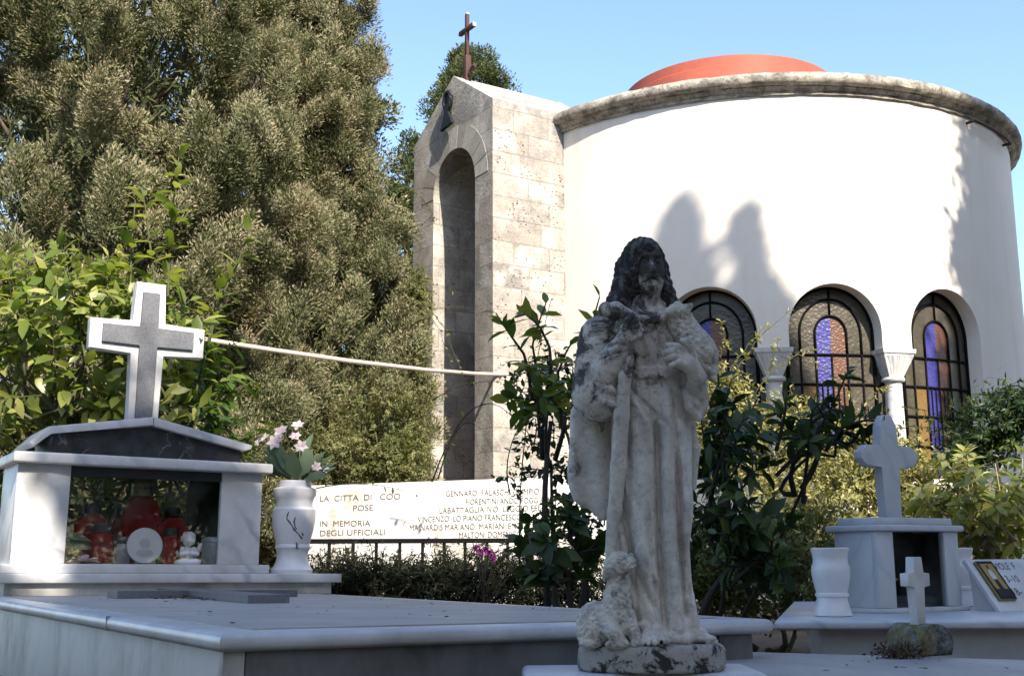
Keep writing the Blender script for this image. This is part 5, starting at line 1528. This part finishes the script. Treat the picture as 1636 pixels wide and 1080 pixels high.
def make_plaque():
    B0 = PZ(1598, 977, TZ)
    M = Matrix(((C2, -S2, 0, B0[0]), (S2, C2, 0, B0[1]), (0, 0, 1, TZ + 0.0005), (0, 0, 0, 1)))
    root = empty('grave_plaque', M)
    tag(root, 'slanted white marble plaque with framed photo and dark lettering on the right tomb', 'plaque')
    d, h, W = 0.145, 0.195, 0.55
    bm = bmesh.new()
    A = Matrix(((0, 0, 1, 0), (1, 0, 0, 0), (0, 1, 0, 0), (0, 0, 0, 1)))     # outline (y, z), extruded along x
    add_prism(bm, [(0.012, 0), (d - 0.02, 0), (d - 0.004, h - 0.022)], 0.012, W - 0.01, axis=A)
    from_bm('wedge', bm, M_MARBLE, root)
    ang = math.atan2(h, d)
    Ln = math.hypot(d, h)
    F = Matrix.Rotation(ang, 4, 'X')       # face plane: x along, y up the slope, z out of it
    bm = bmesh.new()
    add_box(bm, (0, 0, -0.020), (W, Ln, 0.0), 0.004, 2, F)
    from_bm('tablet', bm, M_MARBLE, root, angle=35)
    bm = bmesh.new(); x0, x1, y0, y1 = 0.03, 0.128, 0.045, Ln - 0.02
    add_box(bm, (x0, y0, 0.0005), (x1, y1, 0.014), 0.002, 1, F)
    fr = from_bm('photo_frame', bm, M_GOLD, root)
    bm = bmesh.new(); add_box(bm, (x0 + 0.0015, y0 + 0.0015, 0.0142), (x1 - 0.0015, y1 - 0.0015, 0.0150), 0, 1, F)
    from_bm('black_border', bm, M_INSIDE, fr)
    px0, px1, py0, py1 = x0 + 0.013, x1 - 0.013, y0 + 0.014, y1 - 0.014
    def flat(name, pts, z, mat):
        b2 = bmesh.new()
        b2.faces.new([b2.verts.new(F @ Vector((px0 + (px1 - px0) * a, py0 + (py1 - py0) * b, z))) for a, b in pts])
        from_bm(name, b2, mat, fr)
    flat('photo_wall', [(0, .22), (1, .22), (1, 1), (0, 1)], 0.0154, plain('ochre_print', (0.42, 0.29, 0.10), 0.3))
    flat('photo_floor', [(0, 0), (1, 0), (1, .22), (0, .22)], 0.0154, plain('dark_print', (0.05, 0.045, 0.05), 0.3))
    flat('photo_shirt', [(.30, .50), (.62, .50), (.66, .62), (.60, .80), (.48, .83), (.36, .80), (.26, .64)], 0.0158, plain('white_print', (0.6, 0.62, 0.68), 0.3))
    flat('photo_trousers', [(.32, .08), (.66, .06), (.62, .52), (.32, .52)], 0.0158, plain('navy_print', (0.04, 0.04, 0.06), 0.3))
    flat('photo_head', [(.40, .82), (.46, .80), (.54, .82), (.55, .90), (.47, .94), (.40, .90)], 0.0158, plain('brown_print', (0.22, 0.11, 0.07), 0.3))
    flat('photo_hair', [(.39, .88), (.55, .88), (.55, .93), (.47, .96), (.40, .93)], 0.0161, plain('black_print', (0.015, 0.013, 0.012), 0.3))
    mes = []
    for s, y, x, w in (('VIOLE  F', Ln - 0.052, 0.143, 0.125), ('13-10', Ln - 0.112, 0.146, 0.092), ('18-', Ln - 0.172, 0.150, 0.05)):
        mes.append(text_mesh('lettering', s, None, None, F @ Matrix.Translation((x, y, 0.0008)), w, 0.032))
    join_meshes('lettering', mes, M_DARKLET, root)
make_plaque()

def make_small_cross():
    Y = PZ(1472, 1046, 0.1805)[1]
    b = P(1472, 1046, Y); b[2] = 0.1805
    k = Y / F_PX
    M = Matrix.Translation(b) @ Matrix.Rotation(R_(30), 4, 'Z')
    st = empty('headstone', M)
    tag(st, 'stubby round topped headstone with moss under the small white cross', 'headstone')
    w, h = 38 * k, 48 * k
    pts = [(-w * 0.86, 0), (w, 0)] + [(w * math.cos(t) if t < 1.4 else w * math.cos(t) * 0.86, h * (0.22 + 0.78 * math.sin(t) ** 0.8)) for t in np.linspace(0.05, math.pi - 0.25, 22)]
    bmn = NB('mossy_grey_stone'); c = bmn.coord()
    col = bmn.mix(bmn.ramp(bmn.noise(c, 40, 8, 0.7), [(0.4, 0.0), (0.6, 1.0)]), (0.22, 0.22, 0.22), (0.045, 0.045, 0.045))
    sx = bmn.n('ShaderNodeSeparateXYZ', Vector=c).outputs[0]
    side = bmn.ramp(bmn.math('ADD', bmn.math('MULTIPLY', sx, 4.0), bmn.noise(c, 20, 6)), [(0.42, 1.0), (0.60, 0.0)])
    col = bmn.mix(bmn.math('MULTIPLY', side, bmn.ramp(bmn.noise(c, 50, 7, 0.7), [(0.42, 0.0), (0.55, 1.0)])), col, (0.15, 0.125, 0.035))
    mm = bmn.pbr(col, 0.9, bmn.bump(bmn.noise(c, 90, 7, 0.7), 0.6, 0.005))
    bm = bmesh.new()
    add_prism(bm, pts, -0.075, 0.06, bevel=0.014, seg=3, which='rim', axis=UPRIGHT)
    from_bm('stone_block', bm, mm, st, angle=50)
    o = empty('marble_cross', M @ Matrix.Translation((-0.006, 0.0, h - 0.004)))
    tag(o, 'small plain white marble cross standing on the mossy headstone', 'cross')
    w, aw = 9.2 * k, 24.5 * k
    pts = [(-w, 0), (w, 0), (w, 58 * k), (aw, 58 * k), (aw, 78 * k), (w, 78 * k), (w, 103 * k), (-w, 103 * k), (-w, 78 * k), (-aw, 78 * k), (-aw, 58 * k), (-w, 58 * k)]
    prism('cross_body', pts, -0.016, 0.016, M_MARBLE, o, 0.003, 2, axis=UPRIGHT)
    rng = np.random.default_rng(8); n = 420
    c0 = P(1436, 1042, Y - 0.1)
    lv = Leaves()
    p = np.c_[c0[0] + rng.normal(size=n) * 0.034, c0[1] + rng.normal(size=n) * 0.02, 0.183 + rng.uniform(0, 1, n) ** 1.6 * 0.035]
    lv.add(p, unit(rng.normal(size=(n, 3)) + [0, 0, .4]), unit(rng.normal(size=(n, 3))), rng.uniform(0.008, 0.022, n), rng.uniform(0.004, 0.010, n), rng.uniform(0, 1, n))
    o = lv.build('dried_weed', M_DRY, None, True)
    tag(o, 'dried brown weed at the foot of the mossy headstone', 'weed', kind='stuff')
make_small_cross()

# ------------------------------------------------------------------ cable across to the gable
cb = tube('cable', [P(150, 512, 7.9), P(250, 526, 8.2), P(330, 543, 8.4), P(440, 560, 8.8), P(560, 577, 9.4), P(680, 591, 10.7), P(760, 597, 12.1), P(793, 598, 12.845), P(815, 598.5, 13.0)], 0.019, M_ROPE, None, 8)
tag(cb, 'pale cable strung from the trees to the limestone gable', 'cable')

def litter(name, label, n, fn, seed):
    rng = np.random.default_rng(seed)
    lv = Leaves()
    p = np.array([fn(rng) for _ in range(n)])
    d = unit(rng.normal(size=(n, 3)) * [1, 1, .12])
    lv.add(p, d, unit(rng.normal(size=(n, 3)) * 0.4 + [0, 0, 1.5]), rng.uniform(0.006, 0.032, n), rng.uniform(0.003, 0.011, n), rng.uniform(0, 1, n))
    o = lv.build(name, M_DRY, None, True)
    tag(o, label, 'litter', kind='stuff')
def _on_tomb(rng):
    u, v = rng.uniform(0.1, 1.5), rng.uniform(0.1, 3.5)
    return TO + TU * u + TV * v + TN * 0.006
litter('fallen_leaves', 'scattered dry leaf bits on the long tomb slab', 90, _on_tomb, 3)
litter('fallen_leaves', 'scattered dry leaf bits on the lower right slab', 45, lambda rng: np.array([rng.uniform(0.75, 1.6), rng.uniform(2.4, 3.35), 0.184]) if rng.uniform() < 2 else None, 4)

# ================================================================== PLANTS
rg = lambda k: np.random.default_rng(k)
GC = 'cypresses beyond the graves'
def gz(px, py, Y): q = P(px, py, Y); return (q[0], q[1], 0.0)
# big cypresses on the left, two behind the gable
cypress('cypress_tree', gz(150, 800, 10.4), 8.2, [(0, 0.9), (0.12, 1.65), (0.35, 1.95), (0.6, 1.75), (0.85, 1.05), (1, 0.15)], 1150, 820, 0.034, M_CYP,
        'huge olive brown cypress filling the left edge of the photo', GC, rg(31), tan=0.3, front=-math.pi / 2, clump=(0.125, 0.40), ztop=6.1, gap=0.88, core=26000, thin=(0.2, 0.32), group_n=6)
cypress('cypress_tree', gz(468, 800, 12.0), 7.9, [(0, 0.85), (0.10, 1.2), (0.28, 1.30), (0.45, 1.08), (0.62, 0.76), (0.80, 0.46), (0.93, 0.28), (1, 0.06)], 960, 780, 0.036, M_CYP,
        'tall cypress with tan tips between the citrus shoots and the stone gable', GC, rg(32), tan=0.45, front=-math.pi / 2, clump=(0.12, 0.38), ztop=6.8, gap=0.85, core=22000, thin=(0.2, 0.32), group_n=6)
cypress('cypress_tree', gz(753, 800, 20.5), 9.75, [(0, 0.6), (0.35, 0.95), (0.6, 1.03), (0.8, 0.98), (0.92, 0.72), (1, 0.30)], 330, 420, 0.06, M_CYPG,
        'dark green cypress rising behind the gable cross', GC, rg(33), tan=0.15, front=-math.pi / 2, clump=(0.2, 0.5), z0=0.4)
cypress('cypress_tree', gz(648, 800, 19.0), 7.55, [(0, 0.4), (0.5, 0.55), (0.8, 0.42), (0.94, 0.25), (1, 0.06)], 150, 330, 0.058, M_CYPG,
        'slim dark cypress squeezed left of the gable', GC, rg(34), tan=0.15, front=-math.pi / 2, clump=(0.16, 0.4), z0=0.35)
cypress('cypress_tree', gz(838, 800, 22.0), 8.85, [(0, 0.5), (0.6, 0.55), (0.85, 0.42), (1, 0.12)], 90, 330, 0.06, M_CYPG,
        'low green cypress tip showing between gable and cornice', GC, rg(35), tan=0.15, front=-math.pi / 2, clump=(0.16, 0.4), z0=0.6)
cypress('cypress_tree', gz(330, 800, 14.5), 11.5, [(0, 1.2), (0.2, 1.6), (0.5, 1.5), (0.8, 0.9), (1, 0.1)], 520, 420, 0.06, M_CYP,
        'cypress standing behind and between the two big ones', GC, rg(36), tan=0.2, front=-math.pi / 2, clump=(0.2, 0.5), ztop=8.5, group_n=4)
cypress('cypress_tree', gz(20, 800, 14.0), 11.0, [(0, 1.2), (0.2, 1.7), (0.5, 1.6), (0.8, 0.9), (1, 0.1)], 520, 420, 0.06, M_CYP,
        'cypress standing behind the huge one at the left edge', GC, rg(37), tan=0.2, front=-math.pi / 2, clump=(0.2, 0.5), ztop=8.5, group_n=4)
cypress('cypress_tree', gz(520, 800, 13.7), 7.6, [(0, 0.8), (0.2, 0.9), (0.5, 0.7), (0.8, 0.35), (1, 0.06)], 360, 420, 0.05, M_CYP,
        'cypress half hidden behind the tall one nearest the stone gable', GC, rg(38), tan=0.2, front=-math.pi / 2, clump=(0.16, 0.42), ztop=8.5, group_n=4)
# pale feathery creeper over the foot of the cypress, behind the memorial wall
sp = []
for a, b, sag in (((640, 470), (735, 470), 0.10), ((640, 520), (745, 492), 0.08), ((650, 380), (700, 350), 0.05), ((665, 480), (722, 590), 0.12), ((690, 500), (742, 612), 0.10), ((650, 300), (690, 345), 0.05),
                  ((660, 560), (700, 600), 0.05), ((640, 640), (705, 660), 0.06), ((600, 600), (690, 700), 0.1), ((660, 640), (690, 560), 0.05), ((560, 640), (650, 560), 0.1)):
    sp.append((bent(P(*a, 11.2), P(*b, 11.3), (0, 0, sag), 9, RNG, 0.012), 30))
fine_shrub('creeper', [(P(600, 690, 11.1), (0.55, 0.35, 0.55)), (P(655, 640, 11.5), (0.22, 0.25, 0.75)), (P(520, 740, 10.9), (0.55, 0.35, 0.35)), (P(640, 740, 10.9), (0.28, 0.3, 0.3)), (P(430, 735, 10.6), (0.4, 0.3, 0.4)), (P(668, 500, 11.6), (0.1, 0.2, 0.45))], 300, 26, 0.036, 0.013, M_MIDG,
           'pale feathery creeper hanging in front of the cypress and gable foot', 'creeper', gz(590, 800, 11.2), rg(41), sprays=sp, droop=0.3)
# left citrus bush in the sun, with long shoots
ex = []
for pts, n, Y in (([(262, 600), (268, 480), (272, 360), (288, 232)], 46, 6.9), ([(212, 560), (208, 470), (210, 400), (216, 320)], 26, 6.8), ([(330, 560), (352, 480), (380, 420), (404, 352)], 24, 6.9), ([(310, 640), (330, 560), (345, 480), (350, 440)], 20, 6.9),
                  ([(150, 640), (130, 540), (128, 470), (122, 420)], 24, 6.4), ([(40, 600), (30, 520), (24, 470), (10, 425)], 24, 6.3), ([(240, 560), (246, 440), (232, 330), (226, 300)], 22, 6.9)):
    q = np.array([P(*p, Y) for p in pts])
    t = np.linspace(0, 1, 10)
    ex.append((np.stack([np.interp(t, np.linspace(0, 1, len(q)), q[:, k]) for k in range(3)], 1), n))
citrus_bush('citrus_tree', P(95, 575, 6.7), (0.95, 0.5, 0.62), 135, 15, 0.135, 0.062, M_CITY, 'sunlit yellow green citrus tree behind the marble cross with tall leafy shoots', 'citrus tree', gz(120, 800, 6.9), rg(51), extra=ex, tint=(0.1, 0.9))
citrus_bush('citrus_tree', P(285, 650, 7.3), (0.42, 0.4, 0.5), 46, 14, 0.13, 0.058, M_CIT, 'darker green citrus bush between the marble cross and the vase of flowers', 'citrus tree', gz(285, 800, 7.3), rg(52), tint=(0.0, 0.7))
citrus_bush('citrus_tree', P(180, 760, 7.0), (1.2, 0.4, 0.42), 70, 13, 0.13, 0.058, M_CIT, 'low shaded citrus growth seen through the shrine glass', 'citrus tree', gz(180, 880, 7.0), rg(53), tint=(0.0, 0.7))
# lemon trees either side of the statue
ex = []
for pts, n, Y in (([(862, 700), (858, 600), (850, 545), (872, 485)], 24, 5.2), ([(850, 640), (840, 570), (815, 535), (792, 500)], 18, 5.2), ([(880, 640), (880, 560), (862, 520), (836, 500)], 16, 5.1), ([(900, 700), (890, 600), (905, 560), (920, 540)], 16, 5.3), ([(935, 640), (945, 560), (948, 510), (958, 474)], 12, 5.5)):
    q = np.array([P(*p, Y) for p in pts]); t = np.linspace(0, 1, 9)
    ex.append((np.stack([np.interp(t, np.linspace(0, 1, len(q)), q[:, k]) for k in range(3)], 1), n))
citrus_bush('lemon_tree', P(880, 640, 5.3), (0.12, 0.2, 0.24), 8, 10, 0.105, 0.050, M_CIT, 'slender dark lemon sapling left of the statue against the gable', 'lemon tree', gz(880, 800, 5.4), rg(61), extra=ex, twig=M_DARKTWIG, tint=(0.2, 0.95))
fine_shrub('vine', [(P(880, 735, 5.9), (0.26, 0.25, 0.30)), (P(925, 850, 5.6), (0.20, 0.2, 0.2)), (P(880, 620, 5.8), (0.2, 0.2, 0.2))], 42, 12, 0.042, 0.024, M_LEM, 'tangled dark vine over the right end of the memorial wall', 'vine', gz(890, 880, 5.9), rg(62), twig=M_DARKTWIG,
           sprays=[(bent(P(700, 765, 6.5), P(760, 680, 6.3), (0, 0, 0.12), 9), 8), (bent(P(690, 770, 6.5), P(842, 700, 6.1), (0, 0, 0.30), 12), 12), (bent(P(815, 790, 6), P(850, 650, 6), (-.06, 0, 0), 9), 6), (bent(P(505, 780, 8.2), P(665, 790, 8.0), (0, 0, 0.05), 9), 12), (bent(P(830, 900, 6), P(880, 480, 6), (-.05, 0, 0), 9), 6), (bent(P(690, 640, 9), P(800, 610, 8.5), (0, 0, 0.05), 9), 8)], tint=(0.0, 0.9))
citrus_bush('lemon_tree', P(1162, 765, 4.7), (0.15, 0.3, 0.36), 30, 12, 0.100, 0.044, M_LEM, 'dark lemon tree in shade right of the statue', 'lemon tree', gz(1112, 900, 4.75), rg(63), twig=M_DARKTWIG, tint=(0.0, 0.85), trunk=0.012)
ex = []
for pts, n, Y in (([(1240, 760), (1300, 700), (1330, 650), (1356, 590)], 26, 4.7), ([(1260, 740), (1300, 700), (1320, 670), (1300, 640)], 18, 4.7), ([(1320, 720), (1345, 680), (1390, 670), (1420, 680)], 14, 4.7), ([(1240, 720), (1250, 680), (1256, 650), (1250, 625)], 14, 4.6), ([(1140, 700), (1135, 640), (1150, 610), (1140, 570)], 12, 4.8)):
    q = np.array([P(*p, Y) for p in pts]); t = np.linspace(0, 1, 9)
    ex.append((np.stack([np.interp(t, np.linspace(0, 1, len(q)), q[:, k]) for k in range(3)], 1), n))
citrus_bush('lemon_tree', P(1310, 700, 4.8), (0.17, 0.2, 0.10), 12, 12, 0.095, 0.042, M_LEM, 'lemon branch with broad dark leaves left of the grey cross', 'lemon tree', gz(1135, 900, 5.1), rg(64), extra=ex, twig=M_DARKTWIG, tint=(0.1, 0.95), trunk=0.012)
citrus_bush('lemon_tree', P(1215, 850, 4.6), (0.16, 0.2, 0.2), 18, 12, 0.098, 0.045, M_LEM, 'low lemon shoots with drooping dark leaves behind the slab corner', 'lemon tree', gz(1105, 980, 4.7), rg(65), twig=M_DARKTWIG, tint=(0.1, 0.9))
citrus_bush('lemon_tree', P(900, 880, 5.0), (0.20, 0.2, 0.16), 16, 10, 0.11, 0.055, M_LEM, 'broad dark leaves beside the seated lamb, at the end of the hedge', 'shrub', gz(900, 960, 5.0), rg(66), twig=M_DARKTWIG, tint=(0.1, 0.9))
# pale sunlit shrubs below the windows
sp = []
for a, b, sag in (((1150, 620), (1225, 520), 0.05), ((1170, 600), (1262, 495), 0.06), ((1200, 640), (1330, 560), 0.14), ((1130, 620), (1165, 545), 0.03), ((1160, 560), (1150, 510), 0.02), ((1230, 600), (1245, 540), 0.03), ((1240, 700), (1350, 690), 0.12), ((1420, 690), (1515, 700), 0.06), ((1390, 640), (1420, 620), 0.03), ((1440, 650), (1505, 690), 0.05), ((1250, 570), (1362, 640), 0.12)):
    sp.append((bent(P(*a, 8.6), P(*b, 8.6), (0, 0, sag), 9, RNG, 0.01), 26))
fine_shrub('jasmine', [(P(1160, 660, 9.0), (0.22, 0.25, 0.30)), (P(1230, 720, 8.8), (0.6, 0.35, 0.42))], 300, 24, 0.045, 0.018, M_PALE, 'pale yellow jasmine climbing below the left chapel window', 'shrub', gz(1190, 850, 9.0), rg(71), sprays=sp)
fine_shrub('jasmine', [(P(1330, 800, 8.2), (0.6, 0.35, 0.42)), (P(1400, 760, 8.6), (0.45, 0.3, 0.40)), (P(1290, 870, 7.6), (0.4, 0.3, 0.35))], 290, 24, 0.042, 0.018, M_PALE, 'dry yellow green shrub behind the grey marble cross', 'shrub', gz(1330, 900, 8.3), rg(72), tint=(0.0, 0.8))
fine_shrub('undergrowth_shrub', [(P(1200, 930, 5.9), (0.45, 0.25, 0.20)), (P(1265, 900, 6.2), (0.35, 0.25, 0.28)), (P(1130, 900, 6.0), (0.2, 0.2, 0.3))], 210, 18, 0.036, 0.018, M_MIDG, 'shaded small leaved shrub between statue and the right vase', 'shrub', gz(1220, 960, 6.0), rg(73), tint=(0.0, 0.6))
# right hand shrubs
ex = []
for pts, n, Y in (([(1610, 930), (1608, 860), (1600, 800), (1590, 740)], 20, 7.2), ([(1608, 850), (1570, 800), (1540, 780), (1520, 760)], 18, 7.2), ([(1612, 840), (1640, 800), (1650, 760), (1640, 730)], 18, 7.2)):
    q = np.array([P(*p, Y) for p in pts]); t = np.linspace(0, 1, 9)
    ex.append((np.stack([np.interp(t, np.linspace(0, 1, len(q)), q[:, k]) for k in range(3)], 1), n))
citrus_bush('citrus_tree', P(1570, 800, 7.2), (0.40, 0.4, 0.26), 66, 13, 0.105, 0.052, M_CITY, 'sunlit pale leaved bush with bare pale stem above the inscribed plaque', 'shrub', gz(1606, 960, 7.2), rg(81), extra=ex, twig=M_PALEBARK, tint=(0.45, 1.1))
fine_shrub('olive_bush', [(P(1580, 680, 7.8), (0.30, 0.25, 0.2)), (P(1625, 655, 7.8), (0.16, 0.2, 0.2)), (P(1560, 725, 7.8), (0.2, 0.2, 0.12))], 80, 20, 0.06, 0.016, M_LEM, 'dark narrow leaved bush against the shaded right chapel wall', 'shrub', gz(1590, 900, 7.8), rg(82), twig=M_DARKTWIG, tint=(0.1, 0.9))
fine_shrub('jasmine', [(P(1500, 850, 7.8), (0.35, 0.3, 0.25)), (P(1470, 790, 8.6), (0.3, 0.3, 0.3)), (P(1575, 900, 7.6), (0.3, 0.2, 0.2))], 150, 20, 0.045, 0.02, M_PALE, 'pale yellow shrub behind the right shrine and its second vase', 'shrub', gz(1510, 930, 7.9), rg(83), tint=(0.2, 1.0))
# dark hedge before the fence
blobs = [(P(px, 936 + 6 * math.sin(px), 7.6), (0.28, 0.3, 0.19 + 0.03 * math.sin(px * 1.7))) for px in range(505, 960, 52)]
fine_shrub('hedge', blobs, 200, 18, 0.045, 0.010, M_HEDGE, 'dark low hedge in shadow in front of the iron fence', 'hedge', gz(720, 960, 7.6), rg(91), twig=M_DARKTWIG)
def make_flowers():
    r = empty('flowering_plant', loc=gz(775, 960, 7.2))
    tag(r, 'small plant with purple flowers sticking out of the dark hedge', 'flowers')
    b = np.array(r.location); rng = rg(95)
    lv = Leaves()
    bm = bmesh.new()
    for px, py in ((768, 882), (782, 884), (776, 878), (788, 890), (760, 876), (868, 842), (874, 846)):
        c = P(px, py, 7.2) - b
        add_tube(bm, bent((rng.normal() * .03, 0, 0.2), c, (0, 0, 0.02), 5), 0.003, 4)
        n = 14; d = unit(rng.normal(size=(n, 3)) + [0, -0.6, 0.3])
        lv.add(np.tile(c, (n, 1)) + rng.normal(size=(n, 3)) * 0.006, d, unit(rng.normal(size=(n, 3)) + [0, -1, 1]), np.full(n, 0.028), np.full(n, 0.022), rng.uniform(0, 1, n))
    from_bm('stem', bm, M_DARKTWIG, r)
    lv.build('petals', M_PURPLE, r)
make_flowers()

# trees standing behind the camera: some cast the graves' shade, others are added to block light
def shade_tree(x, y, zc, rx, rz, seed, label, n=520, per=60, holes=()):
    rng = rg(seed)
    r = empty('shade_tree', loc=(x, y, 0))
    tag(r, label, 'tree', 'shade trees opposite the chapel')
    tube('trunk', bent((0, 0, 0), (0.2, 0, zc), (0.1, 0, 0), 8), list(np.linspace(0.28, 0.1, 8)), M_BARK, r, 10)
    c = unit(rng.normal(size=(n, 3))) * (rng.uniform(0.1, 1, n) ** 0.4)[:, None] * [rx, rx * 0.55, rz] + [0.2, 0, zc]
    p = np.repeat(c, per, 0) + rng.normal(size=(n * per, 3)) * 0.30
    for hx, hz, hr in holes:
        p = p[np.hypot(p[:, 0] + x + 0.435 * p[:, 1] - hx, p[:, 2] + 0.912 * p[:, 1] - hz) > hr]
    N = len(p)
    V, F = kite_arrays(p, unit(rng.normal(size=(N, 3))), unit(rng.normal(size=(N, 3))), rng.uniform(0.14, 0.26, N), rng.uniform(0.08, 0.14, N))
    np_mesh('crown', V, F, M_CIT, r, rng.uniform(0, .8, N))
shade_tree(2.9, -4.0, 7.4, 2.7, 2.9, 101, 'broad leafy tree shading the left tomb', holes=((1.85, 9.65, 0.32), (1.95, 9.35, 0.22), (2.5, 8.7, 0.14)))
shade_tree(6.6, -4.2, 7.6, 2.8, 3.0, 102, 'broad leafy tree shading the right tomb')
cypress('cypress_tree', (7.27, 0.0, 0), 15.75, [(0, 0.3), (0.5, 0.5), (0.86, 0.42), (0.92, 0.27), (0.96, 0.14), (1, 0.03)], 330, 200, 0.11, M_CYPG, 'tall cypress outside the frame casting the left pointed shadow on the drum', 'cypresses casting shadows on the chapel', rg(103), clump=(0.10, 0.42), z0=0.6)
cypress('cypress_tree', (7.93, 0.0, 0), 15.4, [(0, 0.3), (0.5, 0.8), (0.82, 0.85), (0.88, 0.58), (0.92, 0.34), (0.95, 0.11), (1, 0.02)], 330, 200, 0.11, M_CYPG, 'tall cypress outside the frame casting the right pointed shadow on the drum', 'cypresses casting shadows on the chapel', rg(104), clump=(0.10, 0.42), z0=0.6)
cypress('cypress_tree', (9.35, 6.0, 0), 13.8, [(0, 0.5), (0.3, 1.2), (0.7, 1.25), (0.9, 0.7), (1, 0.1)], 600, 130, 0.16, M_CYPG, 'big cypress outside the frame shading the right of the drum', 'cypresses casting shadows on the chapel', rg(105), clump=(0.3, 0.8), z0=0.1)

for k, (x, h, rx) in enumerate(((-13, 8.5, 3.2), (-8.2, 9.5, 3.4), (-3.2, 9.0, 3.0), (11.8, 9.5, 3.4), (16.5, 9, 3.2))):  # unseen trees added to cut the sky light on the graves
    shade_tree(x, -7.5 + 0.4 * (k % 2), h * 0.5, rx, h * 0.48, 120 + k, ['added unseen tree at the far left end of the row opposite', 'added unseen tree second from the left end of the row opposite', 'added unseen tree opposite the left shrine', 'added unseen tree opposite the right shrine', 'added unseen tree at the far right end of the row opposite'][k], 420, 60)
added_trees = [(1.5, 5.5), (4.8, 6.0), (8.0, 5.5)]
for k, (x, h) in enumerate(added_trees):  # lower trees out of view, added to block sky light
    shade_tree(x, -8.5, h * 0.5, 2.4, h * 0.5, 140 + k, ['added unseen bushy tree directly behind the viewpoint', 'added unseen bushy tree between the two tall shade trees', 'added unseen bushy tree right of the tall shade trees'][k], 260, 60)
shade_tree(8.0, 3.3, 1.9, 1.9, 1.9, 150, 'added unseen bush beyond the right edge of the frame beside the right tomb', 260, 60)  # added out of view to darken the reflection in the shrine glass

cypress('cypress_tree', (9.9, 9.6, 0), 11.5, [(0, 0.6), (0.3, 1.5), (0.7, 1.4), (0.9, 0.8), (1, 0.1)], 500, 110, 0.17, M_CYPG, 'added cypress outside the frame close to the right of the drum', 'cypresses casting shadows on the chapel', rg(106), clump=(0.32, 0.8), z0=0.05)  # added to block sky light from the drum's right side
cypress('cypress_tree', (11.6, 4.0, 0), 12.5, [(0, 0.6), (0.3, 1.5), (0.7, 1.4), (0.9, 0.8), (1, 0.1)], 500, 110, 0.17, M_CYPG, 'added cypress outside the frame farthest right of the tombs', 'cypresses casting shadows on the chapel', rg(107), clump=(0.32, 0.8), z0=0.05)  # also added, a further sky blocker to the right of the drum
